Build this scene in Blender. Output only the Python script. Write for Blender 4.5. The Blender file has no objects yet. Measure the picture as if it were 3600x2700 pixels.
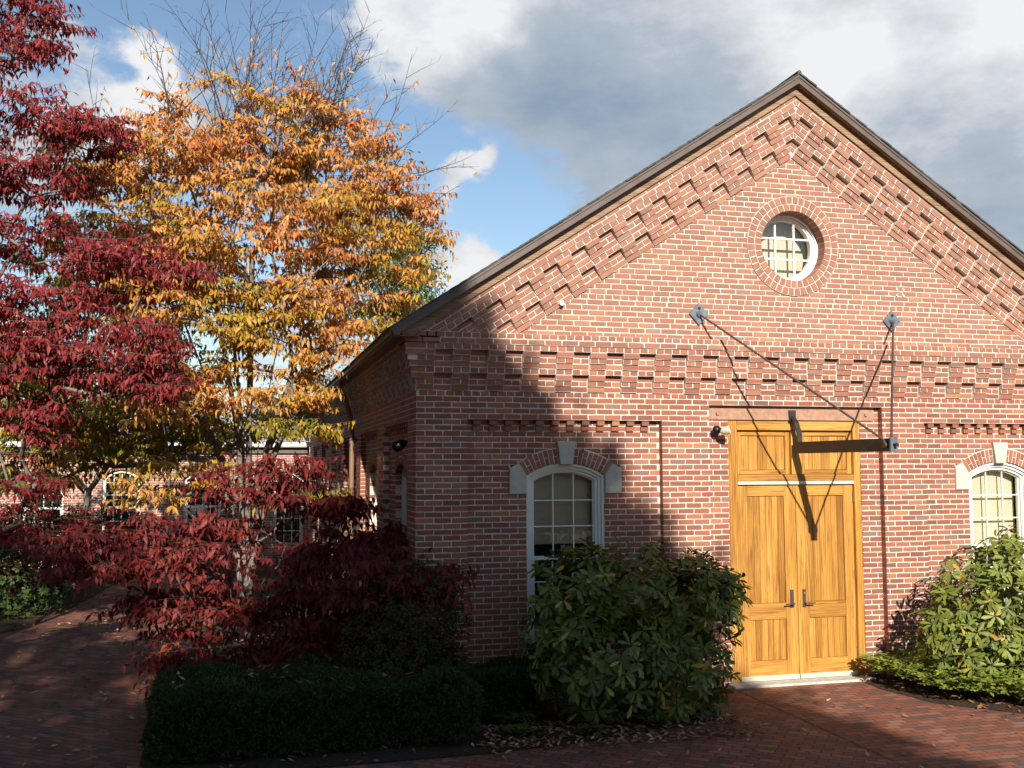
import bpy, math, random
import numpy as np
from mathutils import Vector, Matrix

R = math.radians
random.seed(7)
rng = np.random.default_rng(11)
C_ = bpy.context.scene
COL = C_.collection

# ------------------------------------------------------------------ camera
CP = (-1.98169, -11.96840, 2.74742)
YAW, PIT, ROLL = 0.2571442, 0.0787426, -0.0031323
fw = Vector((math.sin(YAW) * math.cos(PIT), math.cos(YAW) * math.cos(PIT), math.sin(PIT)))
rt = Vector((math.cos(YAW), -math.sin(YAW), 0))
up = rt.cross(fw)
r2 = rt * math.cos(ROLL) + up * math.sin(ROLL)
u2 = -rt * math.sin(ROLL) + up * math.cos(ROLL)
cd = bpy.data.cameras.new("camera")
cd.lens = 36.26346
cd.sensor_width = 36.0
cd.clip_start = 0.1
cd.clip_end = 2000
cam = bpy.data.objects.new("camera", cd)
COL.objects.link(cam)
m = Matrix((r2, u2, -fw)).transposed().to_4x4()
m.translation = Vector(CP)
cam.matrix_world = m
C_.camera = cam

# ------------------------------------------------------------------ light
SUN = Vector((-0.30, -2.2, 1.125)).normalized()          # towards the sun
sd = bpy.data.lights.new("sun", 'SUN')
sd.energy = 5.0
sd.angle = R(0.53)
sd.color = (1.0, 0.945, 0.86)
so = bpy.data.objects.new("sun", sd)
COL.objects.link(so)
so.rotation_euler = SUN.to_track_quat('Z', 'Y').to_euler()
so.location = (-6, -30, 30)

C_.view_settings.view_transform = 'Standard'
C_.view_settings.look = 'None'
C_.view_settings.exposure = 0.75
C_.view_settings.gamma = 1.0
C_.view_settings.use_curve_mapping = False

# ------------------------------------------------------------------ world
W = bpy.data.worlds.new("World")
C_.world = W
W.use_nodes = True
nt = W.node_tree
nt.nodes.clear()
N = nt.nodes.new
L = nt.links.new
out = N('ShaderNodeOutputWorld')
sky = N('ShaderNodeTexSky')
sky.sky_type = 'NISHITA'
sky.sun_disc = False
sky.sun_elevation = math.asin(SUN.z)
sky.sun_rotation = R(187.5)
sky.air_density = 1.15
sky.dust_density = 0.3
sky.ozone_density = 2.2
bg1 = N('ShaderNodeBackground')
bg1.inputs['Strength'].default_value = 0.078
L(sky.outputs[0], bg1.inputs['Color'])
tc = N('ShaderNodeTexCoord')


def mth(op, a, b=None, c=None, nodes=nt):
    n = nodes.nodes.new('ShaderNodeMath')
    n.operation = op
    for i, v in enumerate((a, b, c)):
        if v is None:
            continue
        if isinstance(v, (int, float)):
            n.inputs[i].default_value = v
        else:
            nodes.links.new(v, n.inputs[i])
    return n.outputs[0]


warp = N('ShaderNodeTexNoise')
warp.inputs['Scale'].default_value = 9.0
warp.inputs['Detail'].default_value = 8
L(tc.outputs['Generated'], warp.inputs['Vector'])
wsub = N('ShaderNodeVectorMath'); wsub.operation = 'SUBTRACT'
L(warp.outputs['Color'], wsub.inputs[0]); wsub.inputs[1].default_value = (.5, .5, .5)
wsc = N('ShaderNodeVectorMath'); wsc.operation = 'SCALE'
L(wsub.outputs[0], wsc.inputs[0]); wsc.inputs['Scale'].default_value = 0.13
wadd = N('ShaderNodeVectorMath'); wadd.operation = 'ADD'
L(tc.outputs['Generated'], wadd.inputs[0]); L(wsc.outputs[0], wadd.inputs[1])
wn = N('ShaderNodeVectorMath'); wn.operation = 'NORMALIZE'
L(wadd.outputs[0], wn.inputs[0])
DIR = wn.outputs[0]


def blob(d, r):
    v = Vector(d).normalized()
    n = N('ShaderNodeVectorMath'); n.operation = 'DOT_PRODUCT'
    L(DIR, n.inputs[0]); n.inputs[1].default_value = v
    e = mth('MULTIPLY_ADD', n.outputs['Value'], 2.0 / r ** 2, -2.0 / r ** 2)
    return mth('EXPONENT', e)


def blobs(lst, base):
    acc = None
    for d, r, w in lst:
        b = mth('MULTIPLY', blob(d, r), w)
        acc = mth('ADD', b, acc if acc is not None else base)
    return acc


CLOUD = [((.20, .87, .45), .10, 1.1), ((.13, .90, .42), .045, .9), ((.15, .905, .395), .035, .7), ((.333, .84, .43), .13, 1.2), ((.45, .80, .39), .13, 1.2), ((.57, .755, .34), .13, 1.2), ((.66, .69, .30), .12, 1.0),
         ((.60, .755, .265), .09, .9), ((.50, .82, .29), .10, 1.0), ((.40, .865, .325), .07, .9), ((.36, .885, .285), .05, .75), ((.29, .90, .355), .055, .9), ((.25, .90, .37), .06, .9), ((.19, .91, .40), .05, .8),
         ((.06, .97, .10), .13, .45), ((-.35, .9, .2), .2, .6),
         ((-.080, .94, .330), .027, .8), ((-.125, .94, .308), .036, .75), ((-.17, .94, .27), .05, .6), ((-.03, .945, .315), .03, .65), ((-.06, .95, .30), .03, .5),
         ((.218, .94, .268), .013, .85), ((.205, .943, .263), .012, .6), ((.19, .945, .257), .014, .55), ((.222, .957, .190), .022, .95), ((.20, .96, .178), .028, .75), ((.165, .96, .21), .035, .5),
         ((-.165, .915, .37), .05, .22), ((.8, .4, .45), .3, .7)]
ncl = N('ShaderNodeTexNoise')
ncl.inputs['Scale'].default_value = 15.0
ncl.inputs['Detail'].default_value = 9
ncl.inputs['Roughness'].default_value = 0.64
mp = N('ShaderNodeMapping'); mp.inputs['Scale'].default_value = (1, 1, 1.7)
L(tc.outputs['Generated'], mp.inputs['Vector'])
L(mp.outputs[0], ncl.inputs['Vector'])
dens = blobs(CLOUD, 0.0)
dens = mth('MULTIPLY_ADD', ncl.outputs[0], 1.7, mth('SUBTRACT', mth('MINIMUM', dens, 1.5), 0.78))
mask = N('ShaderNodeMapRange'); mask.interpolation_type = 'SMOOTHSTEP'
mask.inputs['From Min'].default_value = 0.28
mask.inputs['From Max'].default_value = 0.74
L(dens, mask.inputs['Value'])
SHADE = [((.26, .905, .325), .075, -.34), ((.24, .90, .35), .05, -.18), ((.37, .88, .31), .08, -.32), ((.61, .757, .231), .10, -.26),
         ((.12, .91, .395), .05, .32), ((.22, .885, .41), .05, .3), ((.20, .895, .39), .04, .25), ((.50, .80, .335), .05, .38), ((.62, .70, .36), .09, .35), ((.47, .80, .40), .07, .1),
         ((-.080, .94, .331), .035, .5), ((-.13, .94, .315), .03, .25), ((-.03, .945, .318), .03, -.25), ((.214, .942, .262), .03, .3), ((.218, .958, .187), .04, .4), ((.33, .86, .40), .07, -.12)]
nsh = N('ShaderNodeTexNoise')
nsh.inputs['Scale'].default_value = 8.0
nsh.inputs['Detail'].default_value = 9
nsh.inputs['Roughness'].default_value = 0.66
mp2 = N('ShaderNodeMapping'); mp2.inputs['Scale'].default_value = (1, 1, 2.2); mp2.inputs['Location'].default_value = (3.1, 1.7, .4)
L(tc.outputs['Generated'], mp2.inputs['Vector']); L(mp2.outputs[0], nsh.inputs['Vector'])
shd = mth('MULTIPLY_ADD', nsh.outputs[0], 0.95, blobs(SHADE, 0.22))
cr = N('ShaderNodeValToRGB')
cr.color_ramp.elements[0].position = 0.1
cr.color_ramp.elements[0].color = (.30, .40, .53, 1)
cr.color_ramp.elements[1].position = 1.0
cr.color_ramp.elements[1].color = (.97, .98, 1.0, 1)
e = cr.color_ramp.elements.new(0.55); e.color = (.50, .57, .66, 1)
L(shd, cr.inputs[0])
bg2 = N('ShaderNodeBackground')
bg2.inputs['Strength'].default_value = 0.54
L(cr.outputs[0], bg2.inputs['Color'])
mx = N('ShaderNodeMixShader')
L(mask.outputs[0], mx.inputs[0]); L(bg1.outputs[0], mx.inputs[1]); L(bg2.outputs[0], mx.inputs[2])
L(mx.outputs[0], out.inputs['Surface'])


# ------------------------------------------------------------------ materials
class Mat:
    def __init__(s, name):
        s.m = bpy.data.materials.new(name)
        s.m.use_nodes = True
        s.t = s.m.node_tree
        s.b = s.t.nodes['Principled BSDF']
        s.o = s.t.nodes['Material Output']

    def n(s, typ, **kw):
        n = s.t.nodes.new(typ)
        for k, v in kw.items():
            if k in n.inputs:
                n.inputs[k].default_value = v
            else:
                setattr(n, k, v)
        return n

    def l(s, a, b):
        s.t.links.new(a, b)

    def math(s, op, a, b=None, c=None):
        return mth(op, a, b, c, s.t)

    def coord(s, scale=(1, 1, 1), rot=(0, 0, 0), island=0.0):
        t = s.n('ShaderNodeTexCoord')
        mpn = s.n('ShaderNodeMapping')
        mpn.inputs['Scale'].default_value = scale
        mpn.inputs['Rotation'].default_value = rot
        if island:
            g = s.n('ShaderNodeNewGeometry')
            v = s.n('ShaderNodeVectorMath', operation='SCALE')
            v.inputs[0].default_value = (island, island * .7, island * 1.3)
            s.l(g.outputs['Random Per Island'], v.inputs['Scale'])
            a = s.n('ShaderNodeVectorMath', operation='ADD')
            s.l(t.outputs['Object'], a.inputs[0]); s.l(v.outputs[0], a.inputs[1])
            s.l(a.outputs[0], mpn.inputs['Vector'])
        else:
            s.l(t.outputs['Object'], mpn.inputs['Vector'])
        return mpn.outputs[0]

    def noise(s, vec, scale, detail=4, rough=.55):
        n = s.n('ShaderNodeTexNoise')
        n.inputs['Scale'].default_value = scale
        n.inputs['Detail'].default_value = detail
        n.inputs['Roughness'].default_value = rough
        s.l(vec, n.inputs['Vector'])
        return n.outputs[0]

    def ramp(s, fac, stops, interp='LINEAR'):
        r = s.n('ShaderNodeValToRGB')
        r.color_ramp.interpolation = interp
        el = r.color_ramp.elements
        el[0].position, el[0].color = stops[0][0], (*stops[0][1], 1)
        el[1].position, el[1].color = stops[-1][0], (*stops[-1][1], 1)
        for p_, c_ in stops[1:-1]:
            x = el.new(p_); x.color = (*c_, 1)
        s.l(fac, r.inputs[0])
        return r.outputs[0]

    def mix(s, fac, a, b, blend='MIX'):
        n = s.n('ShaderNodeMix', data_type='RGBA', blend_type=blend)
        for sock, v in ((n.inputs[0], fac), (n.inputs[6], a), (n.inputs[7], b)):
            if isinstance(v, (int, float)):
                sock.default_value = v
            elif isinstance(v, tuple):
                sock.default_value = (*v, 1)
            else:
                s.l(v, sock)
        return n.outputs[2]

    def bump(s, h, strength=.4, dist=.01):
        b = s.n('ShaderNodeBump')
        b.inputs['Strength'].default_value = strength
        b.inputs['Distance'].default_value = dist
        s.l(h, b.inputs['Height'])
        s.l(b.outputs[0], s.b.inputs['Normal'])

    def set(s, color=None, rough=.6, metal=0.0, spec=.4):
        if color is not None:
            if isinstance(color, tuple):
                s.b.inputs['Base Color'].default_value = (*color, 1)
            else:
                s.l(color, s.b.inputs['Base Color'])
        s.b.inputs['Roughness'].default_value = rough
        s.b.inputs['Metallic'].default_value = metal
        s.b.inputs['Specular IOR Level'].default_value = spec
        return s.m


def simple(name, col, rough=.6, metal=0., var=.25, scale=8., bump=.15, spec=.4):
    M = Mat(name)
    v = M.coord()
    n = M.noise(v, scale, 6, .6)
    dark = tuple(c * (1 - var) for c in col)
    lite = tuple(min(1, c * (1 + var)) for c in col)
    c = M.ramp(n, [(.3, dark), (.7, lite)])
    if bump:
        M.bump(M.noise(v, scale * 9, 4), bump, .004)
    return M.set(c, rough, metal, spec)


def brick_mat(name, dull=0.0):
    M = Mat(name)
    g = M.n('ShaderNodeNewGeometry')
    rnd = g.outputs['Random Per Island']
    base = M.ramp(rnd, [(0.0, (.13, .075, .062)), (.05, (.18, .085, .060)), (.18, (.23, .085, .052)), (.40, (.275, .098, .058)), (.62, (.31, .115, .070)),
                        (.80, (.34, .140, .085)), (.90, (.37, .170, .095)), (.955, (.43, .20, .085)), (.975, (.19, .14, .115)), (1.0, (.23, .165, .13))])
    v = M.coord()
    big = M.noise(v, .55, 3)
    base = M.mix(M.math('MULTIPLY', big, .35), base, (.29, .092, .054))
    t = M.n('ShaderNodeTexCoord')
    sp = M.n('ShaderNodeSeparateXYZ')
    M.l(t.outputs['Object'], sp.inputs[0])
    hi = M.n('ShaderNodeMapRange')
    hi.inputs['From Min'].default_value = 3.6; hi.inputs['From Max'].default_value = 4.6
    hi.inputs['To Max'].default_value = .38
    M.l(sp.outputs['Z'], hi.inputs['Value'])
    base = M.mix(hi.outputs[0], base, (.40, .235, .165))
    sv = M.coord((1.6, 1.6, .35))
    streak = M.n('ShaderNodeMapRange')
    streak.inputs['From Min'].default_value = .48; streak.inputs['From Max'].default_value = .75; streak.inputs['To Max'].default_value = .45
    M.l(M.noise(sv, 1.7, 6, .65), streak.inputs['Value'])
    base = M.mix(streak.outputs[0], base, (.21, .105, .075))
    fine = M.noise(v, 38, 6, .7)
    base = M.mix(M.math('MULTIPLY', fine, .45), base, (.20, .070, .045))
    spots = M.noise(v, 17, 8, .75)
    bl = M.n('ShaderNodeMapRange')
    bl.inputs['From Min'].default_value = .66; bl.inputs['From Max'].default_value = .76
    bl.inputs['To Max'].default_value = .55
    M.l(spots, bl.inputs['Value'])
    base = M.mix(bl.outputs[0], base, (.60, .50, .42))
    M.bump(M.noise(v, 120, 5, .7), .35, .004)
    return M.set(base, .85, 0, .25)


def mortar_mat():
    M = Mat("mortar")
    v = M.coord()
    c = M.ramp(M.noise(v, 9, 6, .6), [(.3, (.47, .40, .325)), (.7, (.68, .61, .52))])
    M.bump(M.noise(v, 150, 4), .4, .004)
    return M.set(c, .95, 0, .1)


def paving_mat(name, rot, bw=.205, rh=.103):
    M = Mat(name)
    v = M.coord(rot=(0, 0, rot))
    d = M.noise(v, 2.2, 4)
    dv = M.n('ShaderNodeVectorMath', operation='SCALE')
    nz = M.n('ShaderNodeTexNoise'); nz.inputs['Scale'].default_value = 7; M.l(v, nz.inputs['Vector'])
    M.l(nz.outputs['Color'], dv.inputs[0]); dv.inputs['Scale'].default_value = .012
    av = M.n('ShaderNodeVectorMath', operation='ADD')
    M.l(v, av.inputs[0]); M.l(dv.outputs[0], av.inputs[1])
    b = M.n('ShaderNodeTexBrick')
    b.offset = .5
    b.inputs['Color1'].default_value = (0, 0, 0, 1)
    b.inputs['Color2'].default_value = (1, 1, 1, 1)
    b.inputs['Mortar'].default_value = (.5, .5, .5, 1)
    b.inputs['Scale'].default_value = 1
    b.inputs['Mortar Size'].default_value = .0065
    b.inputs['Mortar Smooth'].default_value = .35
    b.inputs['Bias'].default_value = 0
    b.inputs['Brick Width'].default_value = bw
    b.inputs['Row Height'].default_value = rh
    M.l(av.outputs[0], b.inputs['Vector'])
    c = M.ramp(b.outputs['Color'], [(0, (.07, .058, .055)), (.12, (.12, .075, .060)), (.3, (.19, .062, .036)), (.6, (.25, .080, .042)), (.85, (.32, .12, .065)), (1, (.26, .15, .11))])
    c = M.mix(M.math('MULTIPLY', d, .30), c, (.20, .075, .05))
    st = M.noise(v, 14, 7, .7)
    c = M.mix(M.math('MULTIPLY', st, .4), c, (.15, .08, .055))
    c = M.mix(b.outputs['Fac'], c, (.05, .036, .027))
    h = M.math('SUBTRACT', M.math('MULTIPLY', M.noise(v, 60, 4), .12), b.outputs['Fac'])
    h = M.math('MULTIPLY_ADD', b.outputs['Color'], .35, h)
    M.bump(h, .7, .007)
    return M.set(c, .8, 0, .3)


def far_brick_mat():
    M = Mat("wing_brick")
    t = M.n('ShaderNodeTexCoord')
    sp = M.n('ShaderNodeSeparateXYZ'); M.l(t.outputs['Object'], sp.inputs[0])
    cb = M.n('ShaderNodeCombineXYZ')
    M.l(sp.outputs['X'], cb.inputs['X']); M.l(sp.outputs['Z'], cb.inputs['Y'])
    b = M.n('ShaderNodeTexBrick')
    b.inputs['Color1'].default_value = (.20, .085, .06, 1)
    b.inputs['Color2'].default_value = (.38, .17, .12, 1)
    b.inputs['Mortar'].default_value = (.62, .54, .45, 1)
    b.inputs['Scale'].default_value = 1
    b.inputs['Mortar Size'].default_value = .008
    b.inputs['Brick Width'].default_value = .2127
    b.inputs['Row Height'].default_value = .0681
    M.l(cb.outputs[0], b.inputs['Vector'])
    v = M.coord()
    c = M.mix(M.math('MULTIPLY', M.noise(v, 3, 5), .4), b.outputs['Color'], (.28, .13, .09))
    M.bump(M.math('MULTIPLY', b.outputs['Fac'], -1.0), .6, .008)
    return M.set(c, .85, 0, .25)


def wood_mat(name, axis, c1, c2, c3):
    M = Mat(name)
    sc = (9, 9, .75) if axis == 'z' else (.75, 9, 9)
    v = M.coord(sc, island=9.0)
    n1 = M.noise(v, 1.1, 3, .5)
    w = M.n('ShaderNodeTexWave', wave_type='BANDS', bands_direction='X' if axis == 'z' else 'Z', wave_profile='SAW')
    w.inputs['Scale'].default_value = 1.3
    w.inputs['Distortion'].default_value = 7.0
    w.inputs['Detail'].default_value = 2.5
    w.inputs['Detail Scale'].default_value = .7
    M.l(v, w.inputs['Vector'])
    fine = M.noise(M.coord((70, 70, 2.5) if axis == 'z' else (2.5, 70, 70), island=5.0), 1.0, 4, .65)
    f = M.math('MULTIPLY_ADD', w.outputs['Fac'], .25, M.math('MULTIPLY', n1, .70))
    c = M.ramp(f, [(.22, c1), (.42, c2), (.66, c3)])
    fm = M.n('ShaderNodeMapRange')
    fm.inputs['From Min'].default_value = .50; fm.inputs['From Max'].default_value = .66; fm.inputs['To Max'].default_value = .75
    M.l(fine, fm.inputs['Value'])
    c = M.mix(fm.outputs[0], c, tuple(x * .55 for x in c1))
    g = M.n('ShaderNodeNewGeometry')
    tone = M.ramp(g.outputs['Random Per Island'], [(0, (.66, .58, .50)), (.5, (.96, .95, .9)), (1, (1.12, 1.12, 1.1))])
    c = M.mix(1.0, c, tone, 'MULTIPLY')
    wear = M.noise(M.coord((5, 5, 1.6)), 1.4, 7, .65)
    wm = M.n('ShaderNodeMapRange')
    wm.inputs['From Min'].default_value = .60; wm.inputs['From Max'].default_value = .75; wm.inputs['To Max'].default_value = .5
    M.l(wear, wm.inputs['Value'])
    c = M.mix(wm.outputs[0], c, (.26, .095, .018))
    M.bump(fine, .25, .003)
    return M.set(c, .55, 0, .3)


def leaf_mat(name, stops, trans=.35, rough=.5, spec=.3, jit=.25):
    M = Mat(name)
    a = M.n('ShaderNodeAttribute', attribute_name='tint')
    g = M.n('ShaderNodeNewGeometry')
    f = M.math('MULTIPLY_ADD', M.math('SUBTRACT', g.outputs['Random Per Island'], .5), jit, a.outputs['Fac'])
    c = M.ramp(f, stops)
    M.set(c, rough, 0, spec)
    tr = M.n('ShaderNodeBsdfTranslucent')
    M.l(c, tr.inputs['Color'])
    ms = M.n('ShaderNodeMixShader')
    ms.inputs[0].default_value = trans
    M.l(M.b.outputs[0], ms.inputs[1]); M.l(tr.outputs[0], ms.inputs[2])
    M.l(ms.outputs[0], M.o.inputs['Surface'])
    return M.m


def glass_mat():
    M = Mat("window_glass")
    M.t.nodes.remove(M.b)
    tr = M.n('ShaderNodeBsdfTransparent'); tr.inputs['Color'].default_value = (.86, .9, .88, 1)
    gl = M.n('ShaderNodeBsdfGlossy'); gl.inputs['Roughness'].default_value = .015
    fr = M.n('ShaderNodeFresnel'); fr.inputs['IOR'].default_value = 1.5
    f = M.math('MULTIPLY_ADD', fr.outputs[0], 1.5, .03)
    ms = M.n('ShaderNodeMixShader')
    nz = M.noise(M.coord(), 2.5, 2)
    bp = M.n('ShaderNodeBump'); bp.inputs['Strength'].default_value = .06; bp.inputs['Distance'].default_value = .02
    M.l(nz, bp.inputs['Height']); M.l(bp.outputs[0], gl.inputs['Normal'])
    M.l(f, ms.inputs[0]); M.l(tr.outputs[0], ms.inputs[1]); M.l(gl.outputs[0], ms.inputs[2])
    M.l(ms.outputs[0], M.o.inputs['Surface'])
    return M.m


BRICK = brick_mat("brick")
MORTAR = mortar_mat()
FARBRICK = far_brick_mat()
PAVE1 = paving_mat("paving_entrance", 0.0)
PAVE2 = paving_mat("paving_path", R(38))
OAKV = wood_mat("oak_upright", 'z', (.25, .098, .016), (.37, .170, .028), (.52, .27, .062))
OAKH = wood_mat("oak_level", 'x', (.25, .098, .016), (.37, .170, .028), (.52, .27, .062))
SOFFIT = wood_mat("weathered_wood", 'x', (.12, .068, .042), (.24, .145, .085), (.34, .23, .14))
STONE = simple("cast_stone", (.47, .44, .36), .85, 0, .12, 14, .3, .2)
BROWNSTONE = simple("brownstone", (.34, .19, .125), .85, 0, .2, 16, .35, .2)
CREAM = simple("cream_paint", (.66, .66, .57), .45, 0, .06, 5, .08)
WHITE = simple("white_paint", (.72, .71, .66), .45, 0, .06, 5, .08)
BLIND = simple("blind_fabric", (.62, .52, .39), .9, 0, .08, 3, .0, .1)
DARKROOM = simple("unlit_room_black", (.03, .03, .028), .9, 0, .2, 3, 0)  # near-black colour stands in for the shade of unlit rooms
FASCIA = simple("brown_metal", (.105, .075, .062), .5, .0, .18, 6, .1)
SHINGLE = simple("shingle", (.06, .065, .055), .9, 0, .4, 18, .5)
SLATE = simple("grey_shingle", (.36, .33, .29), .85, 0, .3, 5, .4)
STEEL = simple("dark_steel", (.055, .045, .042), .45, .6, .3, 9, .15)
RUST = simple("rusty_rod", (.11, .065, .05), .6, .5, .35, 30, .2)
GALV = simple("grey_plate", (.135, .155, .175), .5, .35, .3, 12, .25)
BLACK = simple("black_metal", (.018, .018, .02), .4, .4, .2, 6, .05)
CHROME = simple("lamp_reflector", (.75, .73, .68), .18, .95, .15, 22, 0)
ALU = simple("sweep_metal", (.62, .60, .46), .4, .3, .1, 8, .05)
BRONZE = simple("bronze_lock", (.11, .095, .09), .42, .6, .2, 9, .05)
CONC = simple("concrete", (.42, .40, .34), .9, 0, .2, 12, .35, .15)
SOIL = simple("mulch", (.055, .036, .024), .95, 0, .5, 25, .9, .1)
EARTH = simple("earth", (.07, .055, .035), .95, 0, .4, 1.5, .6, .1)
ROCK = simple("rock", (.12, .12, .12), .85, 0, .35, 9, .6, .2)
DOWNSP = simple("downspout_paint", (.30, .17, .11), .5, .2, .12, 6, .05)
CLAP = simple("clapboard_paint", (.17, .060, .035), .7, 0, .15, 5, .1)
BARK = simple("grey_bark", (.17, .145, .12), .9, 0, .45, 16, .8, .15)
DBARK = simple("dark_bark", (.075, .055, .045), .9, 0, .4, 22, .6, .15)
GLASS = glass_mat()
L_ORANGE = leaf_mat("orange_leaf", [(0, (.11, .14, .015)), (.2, (.34, .25, .02)), (.42, (.50, .28, .03)), (.65, (.56, .24, .045)), (.85, (.62, .32, .11)), (1, (.50, .14, .03))], .35, .45, .4)
L_RED = leaf_mat("crimson_leaf", [(0, (.10, .010, .011)), (.4, (.21, .022, .023)), (.75, (.29, .040, .036)), (1, (.38, .09, .06))], .30, .5, .28)
L_RED2 = leaf_mat("maroon_leaf", [(0, (.08, .009, .010)), (.5, (.18, .022, .020)), (.85, (.27, .05, .03)), (1, (.34, .13, .04))], .34, .5, .25)
L_RHODO = leaf_mat("rhododendron_leaf", [(0, (.045, .065, .012)), (.45, (.115, .145, .026)), (.78, (.21, .235, .045)), (.9, (.40, .32, .04)), (1, (.50, .24, .04))], .2, .45, .28, .2)
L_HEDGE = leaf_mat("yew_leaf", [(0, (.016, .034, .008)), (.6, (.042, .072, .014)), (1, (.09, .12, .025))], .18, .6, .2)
L_AZA = leaf_mat("azalea_leaf", [(0, (.022, .024, .010)), (.6, (.048, .042, .016)), (.85, (.09, .040, .022)), (1, (.12, .03, .03))], .15, .55, .2)
L_GC = leaf_mat("groundcover_leaf", [(0, (.12, .18, .025)), (.6, (.30, .36, .06)), (1, (.45, .45, .09))], .3, .42, .45)
L_GREEN = leaf_mat("green_leaf", [(0, (.05, .08, .012)), (.6, (.12, .15, .022)), (1, (.22, .20, .03))], .3, .55, .2)
L_OLIVE = leaf_mat("olive_leaf", [(0, (.06, .075, .03)), (.6, (.13, .13, .05)), (1, (.24, .18, .08))], .3)
L_FALL = leaf_mat("fallen_leaf", [(0, (.10, .05, .03)), (.4, (.26, .11, .05)), (.75, (.45, .24, .12)), (1, (.58, .42, .26))], .15, .7, .2, .5)


# ------------------------------------------------------------------ object helpers
def tag(o, label=None, cat=None, group=None, kind=None):
    for k, v in (('label', label), ('category', cat), ('group', group), ('kind', kind)):
        if v:
            o[k] = v
    return o


def thing(name, label, cat, loc=(0, 0, 0), group=None):
    o = bpy.data.objects.new(name, None)
    o.empty_display_size = .2
    COL.objects.link(o)
    o.location = loc
    return tag(o, label, cat, group)


def link(name, me, parent=None):
    o = bpy.data.objects.new(name, me)
    COL.objects.link(o)
    if parent is not None:
        o.parent = parent
        w = Vector((0, 0, 0))
        p_ = parent
        while p_ is not None:
            w += p_.location
            p_ = p_.parent
        o.location = -w                      # parts are modelled in world coordinates
    return o


class MB:
    def __init__(s):
        s.v, s.f, s.mi = [], [], []

    def add(s, vs, fs, mi=0):
        k = len(s.v)
        s.v.extend(vs)
        s.f.extend([tuple(i + k for i in f) for f in fs])
        s.mi.extend([mi] * len(fs))

    def box(s, x0, x1, y0, y1, z0, z1, mi=0):
        s.add([(x0, y0, z0), (x1, y0, z0), (x1, y1, z0), (x0, y1, z0), (x0, y0, z1), (x1, y0, z1), (x1, y1, z1), (x0, y1, z1)],
              [(0, 3, 2, 1), (4, 5, 6, 7), (0, 1, 5, 4), (1, 2, 6, 5), (2, 3, 7, 6), (3, 0, 4, 7)], mi)

    def bbox(s, x0, x1, y0, y1, z0, z1, b=.004, mi=0):
        """box whose face towards -y has chamfered edges"""
        s.add([(x0, y1, z0), (x1, y1, z0), (x1, y1, z1), (x0, y1, z1), (x0, y0 + b, z0), (x1, y0 + b, z0), (x1, y0 + b, z1), (x0, y0 + b, z1),
               (x0 + b, y0, z0 + b), (x1 - b, y0, z0 + b), (x1 - b, y0, z1 - b), (x0 + b, y0, z1 - b)],
              [(3, 2, 1, 0), (0, 1, 5, 4), (1, 2, 6, 5), (2, 3, 7, 6), (3, 0, 4, 7), (4, 5, 9, 8), (5, 6, 10, 9), (6, 7, 11, 10), (7, 4, 8, 11), (8, 9, 10, 11)], mi)

    def prism(s, poly, fn, d0, d1, mi=0):
        """extrude a 2D polygon; fn(u,w,d)->xyz"""
        n = len(poly)
        s.add([fn(u, w, d0) for u, w in poly] + [fn(u, w, d1) for u, w in poly],
              [tuple(range(n)), tuple(range(2 * n - 1, n - 1, -1))] + [(i, (i + 1) % n, n + (i + 1) % n, n + i) for i in range(n)], mi)

    def tube(s, pts, rad, sides=6, mi=0, cap=True):
        pts = [Vector(p_) for p_ in pts]
        if not isinstance(rad, (list, tuple)):
            rad = [rad] * len(pts)
        k = len(s.v)
        ref = None
        for i, p_ in enumerate(pts):
            d = (pts[min(i + 1, len(pts) - 1)] - pts[max(i - 1, 0)]).normalized()
            if ref is None:
                ref = d.orthogonal().normalized()
            a = (ref - d * ref.dot(d)).normalized()
            ref = a
            b = d.cross(a)
            for j in range(sides):
                t = 2 * math.pi * j / sides
                s.v.append(tuple(p_ + (a * math.cos(t) + b * math.sin(t)) * rad[i]))
        for i in range(len(pts) - 1):
            for j in range(sides):
                s.f.append((k + i * sides + j, k + i * sides + (j + 1) % sides, k + (i + 1) * sides + (j + 1) % sides, k + (i + 1) * sides + j))
                s.mi.append(mi)
        if cap:
            s.f.append(tuple(k + j for j in range(sides))[::-1]); s.mi.append(mi)
            q = k + (len(pts) - 1) * sides
            s.f.append(tuple(q + j for j in range(sides))); s.mi.append(mi)

    def build(s, name, mats, parent=None, smooth=False):
        me = bpy.data.meshes.new(name)
        me.from_pydata(s.v, [], s.f)
        if not isinstance(mats, (list, tuple)):
            mats = [mats]
        for m_ in mats:
            me.materials.append(m_)
        me.polygons.foreach_set('material_index', s.mi)
        if smooth:
            me.polygons.foreach_set('use_smooth', [True] * len(s.f))
        me.update()
        return link(name, me, parent)


def np_mesh(name, V, F, mat, parent=None, tint=None, smooth=False):
    V = np.asarray(V, np.float32); F = np.asarray(F, np.int32)
    n = F.shape[1]
    me = bpy.data.meshes.new(name)
    me.vertices.add(len(V)); me.vertices.foreach_set('co', V.ravel())
    me.loops.add(F.size); me.loops.foreach_set('vertex_index', F.ravel())
    me.polygons.add(len(F)); me.polygons.foreach_set('loop_start', np.arange(0, F.size, n, dtype=np.int32))
    if smooth:
        me.polygons.foreach_set('use_smooth', np.ones(len(F), bool))
    me.materials.append(mat)
    if tint is not None:
        a = me.attributes.new('tint', 'FLOAT', 'POINT')
        a.data.foreach_set('value', np.asarray(tint, np.float32))
    me.update(calc_edges=True)
    return link(name, me, parent)


# ------------------------------------------------------------------ brickwork
CO, ST, HD = .0681, .2127, .10635        # course, stretcher, header
JT = .0066                                # half a joint
Z0 = 3.297                                # a bed joint: head of the panels
rnd = random.random


def FF(u, w, d): return (u, -d, w)        # front wall
def FS(u, w, d): return (-d, u, w)        # side wall


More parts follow.
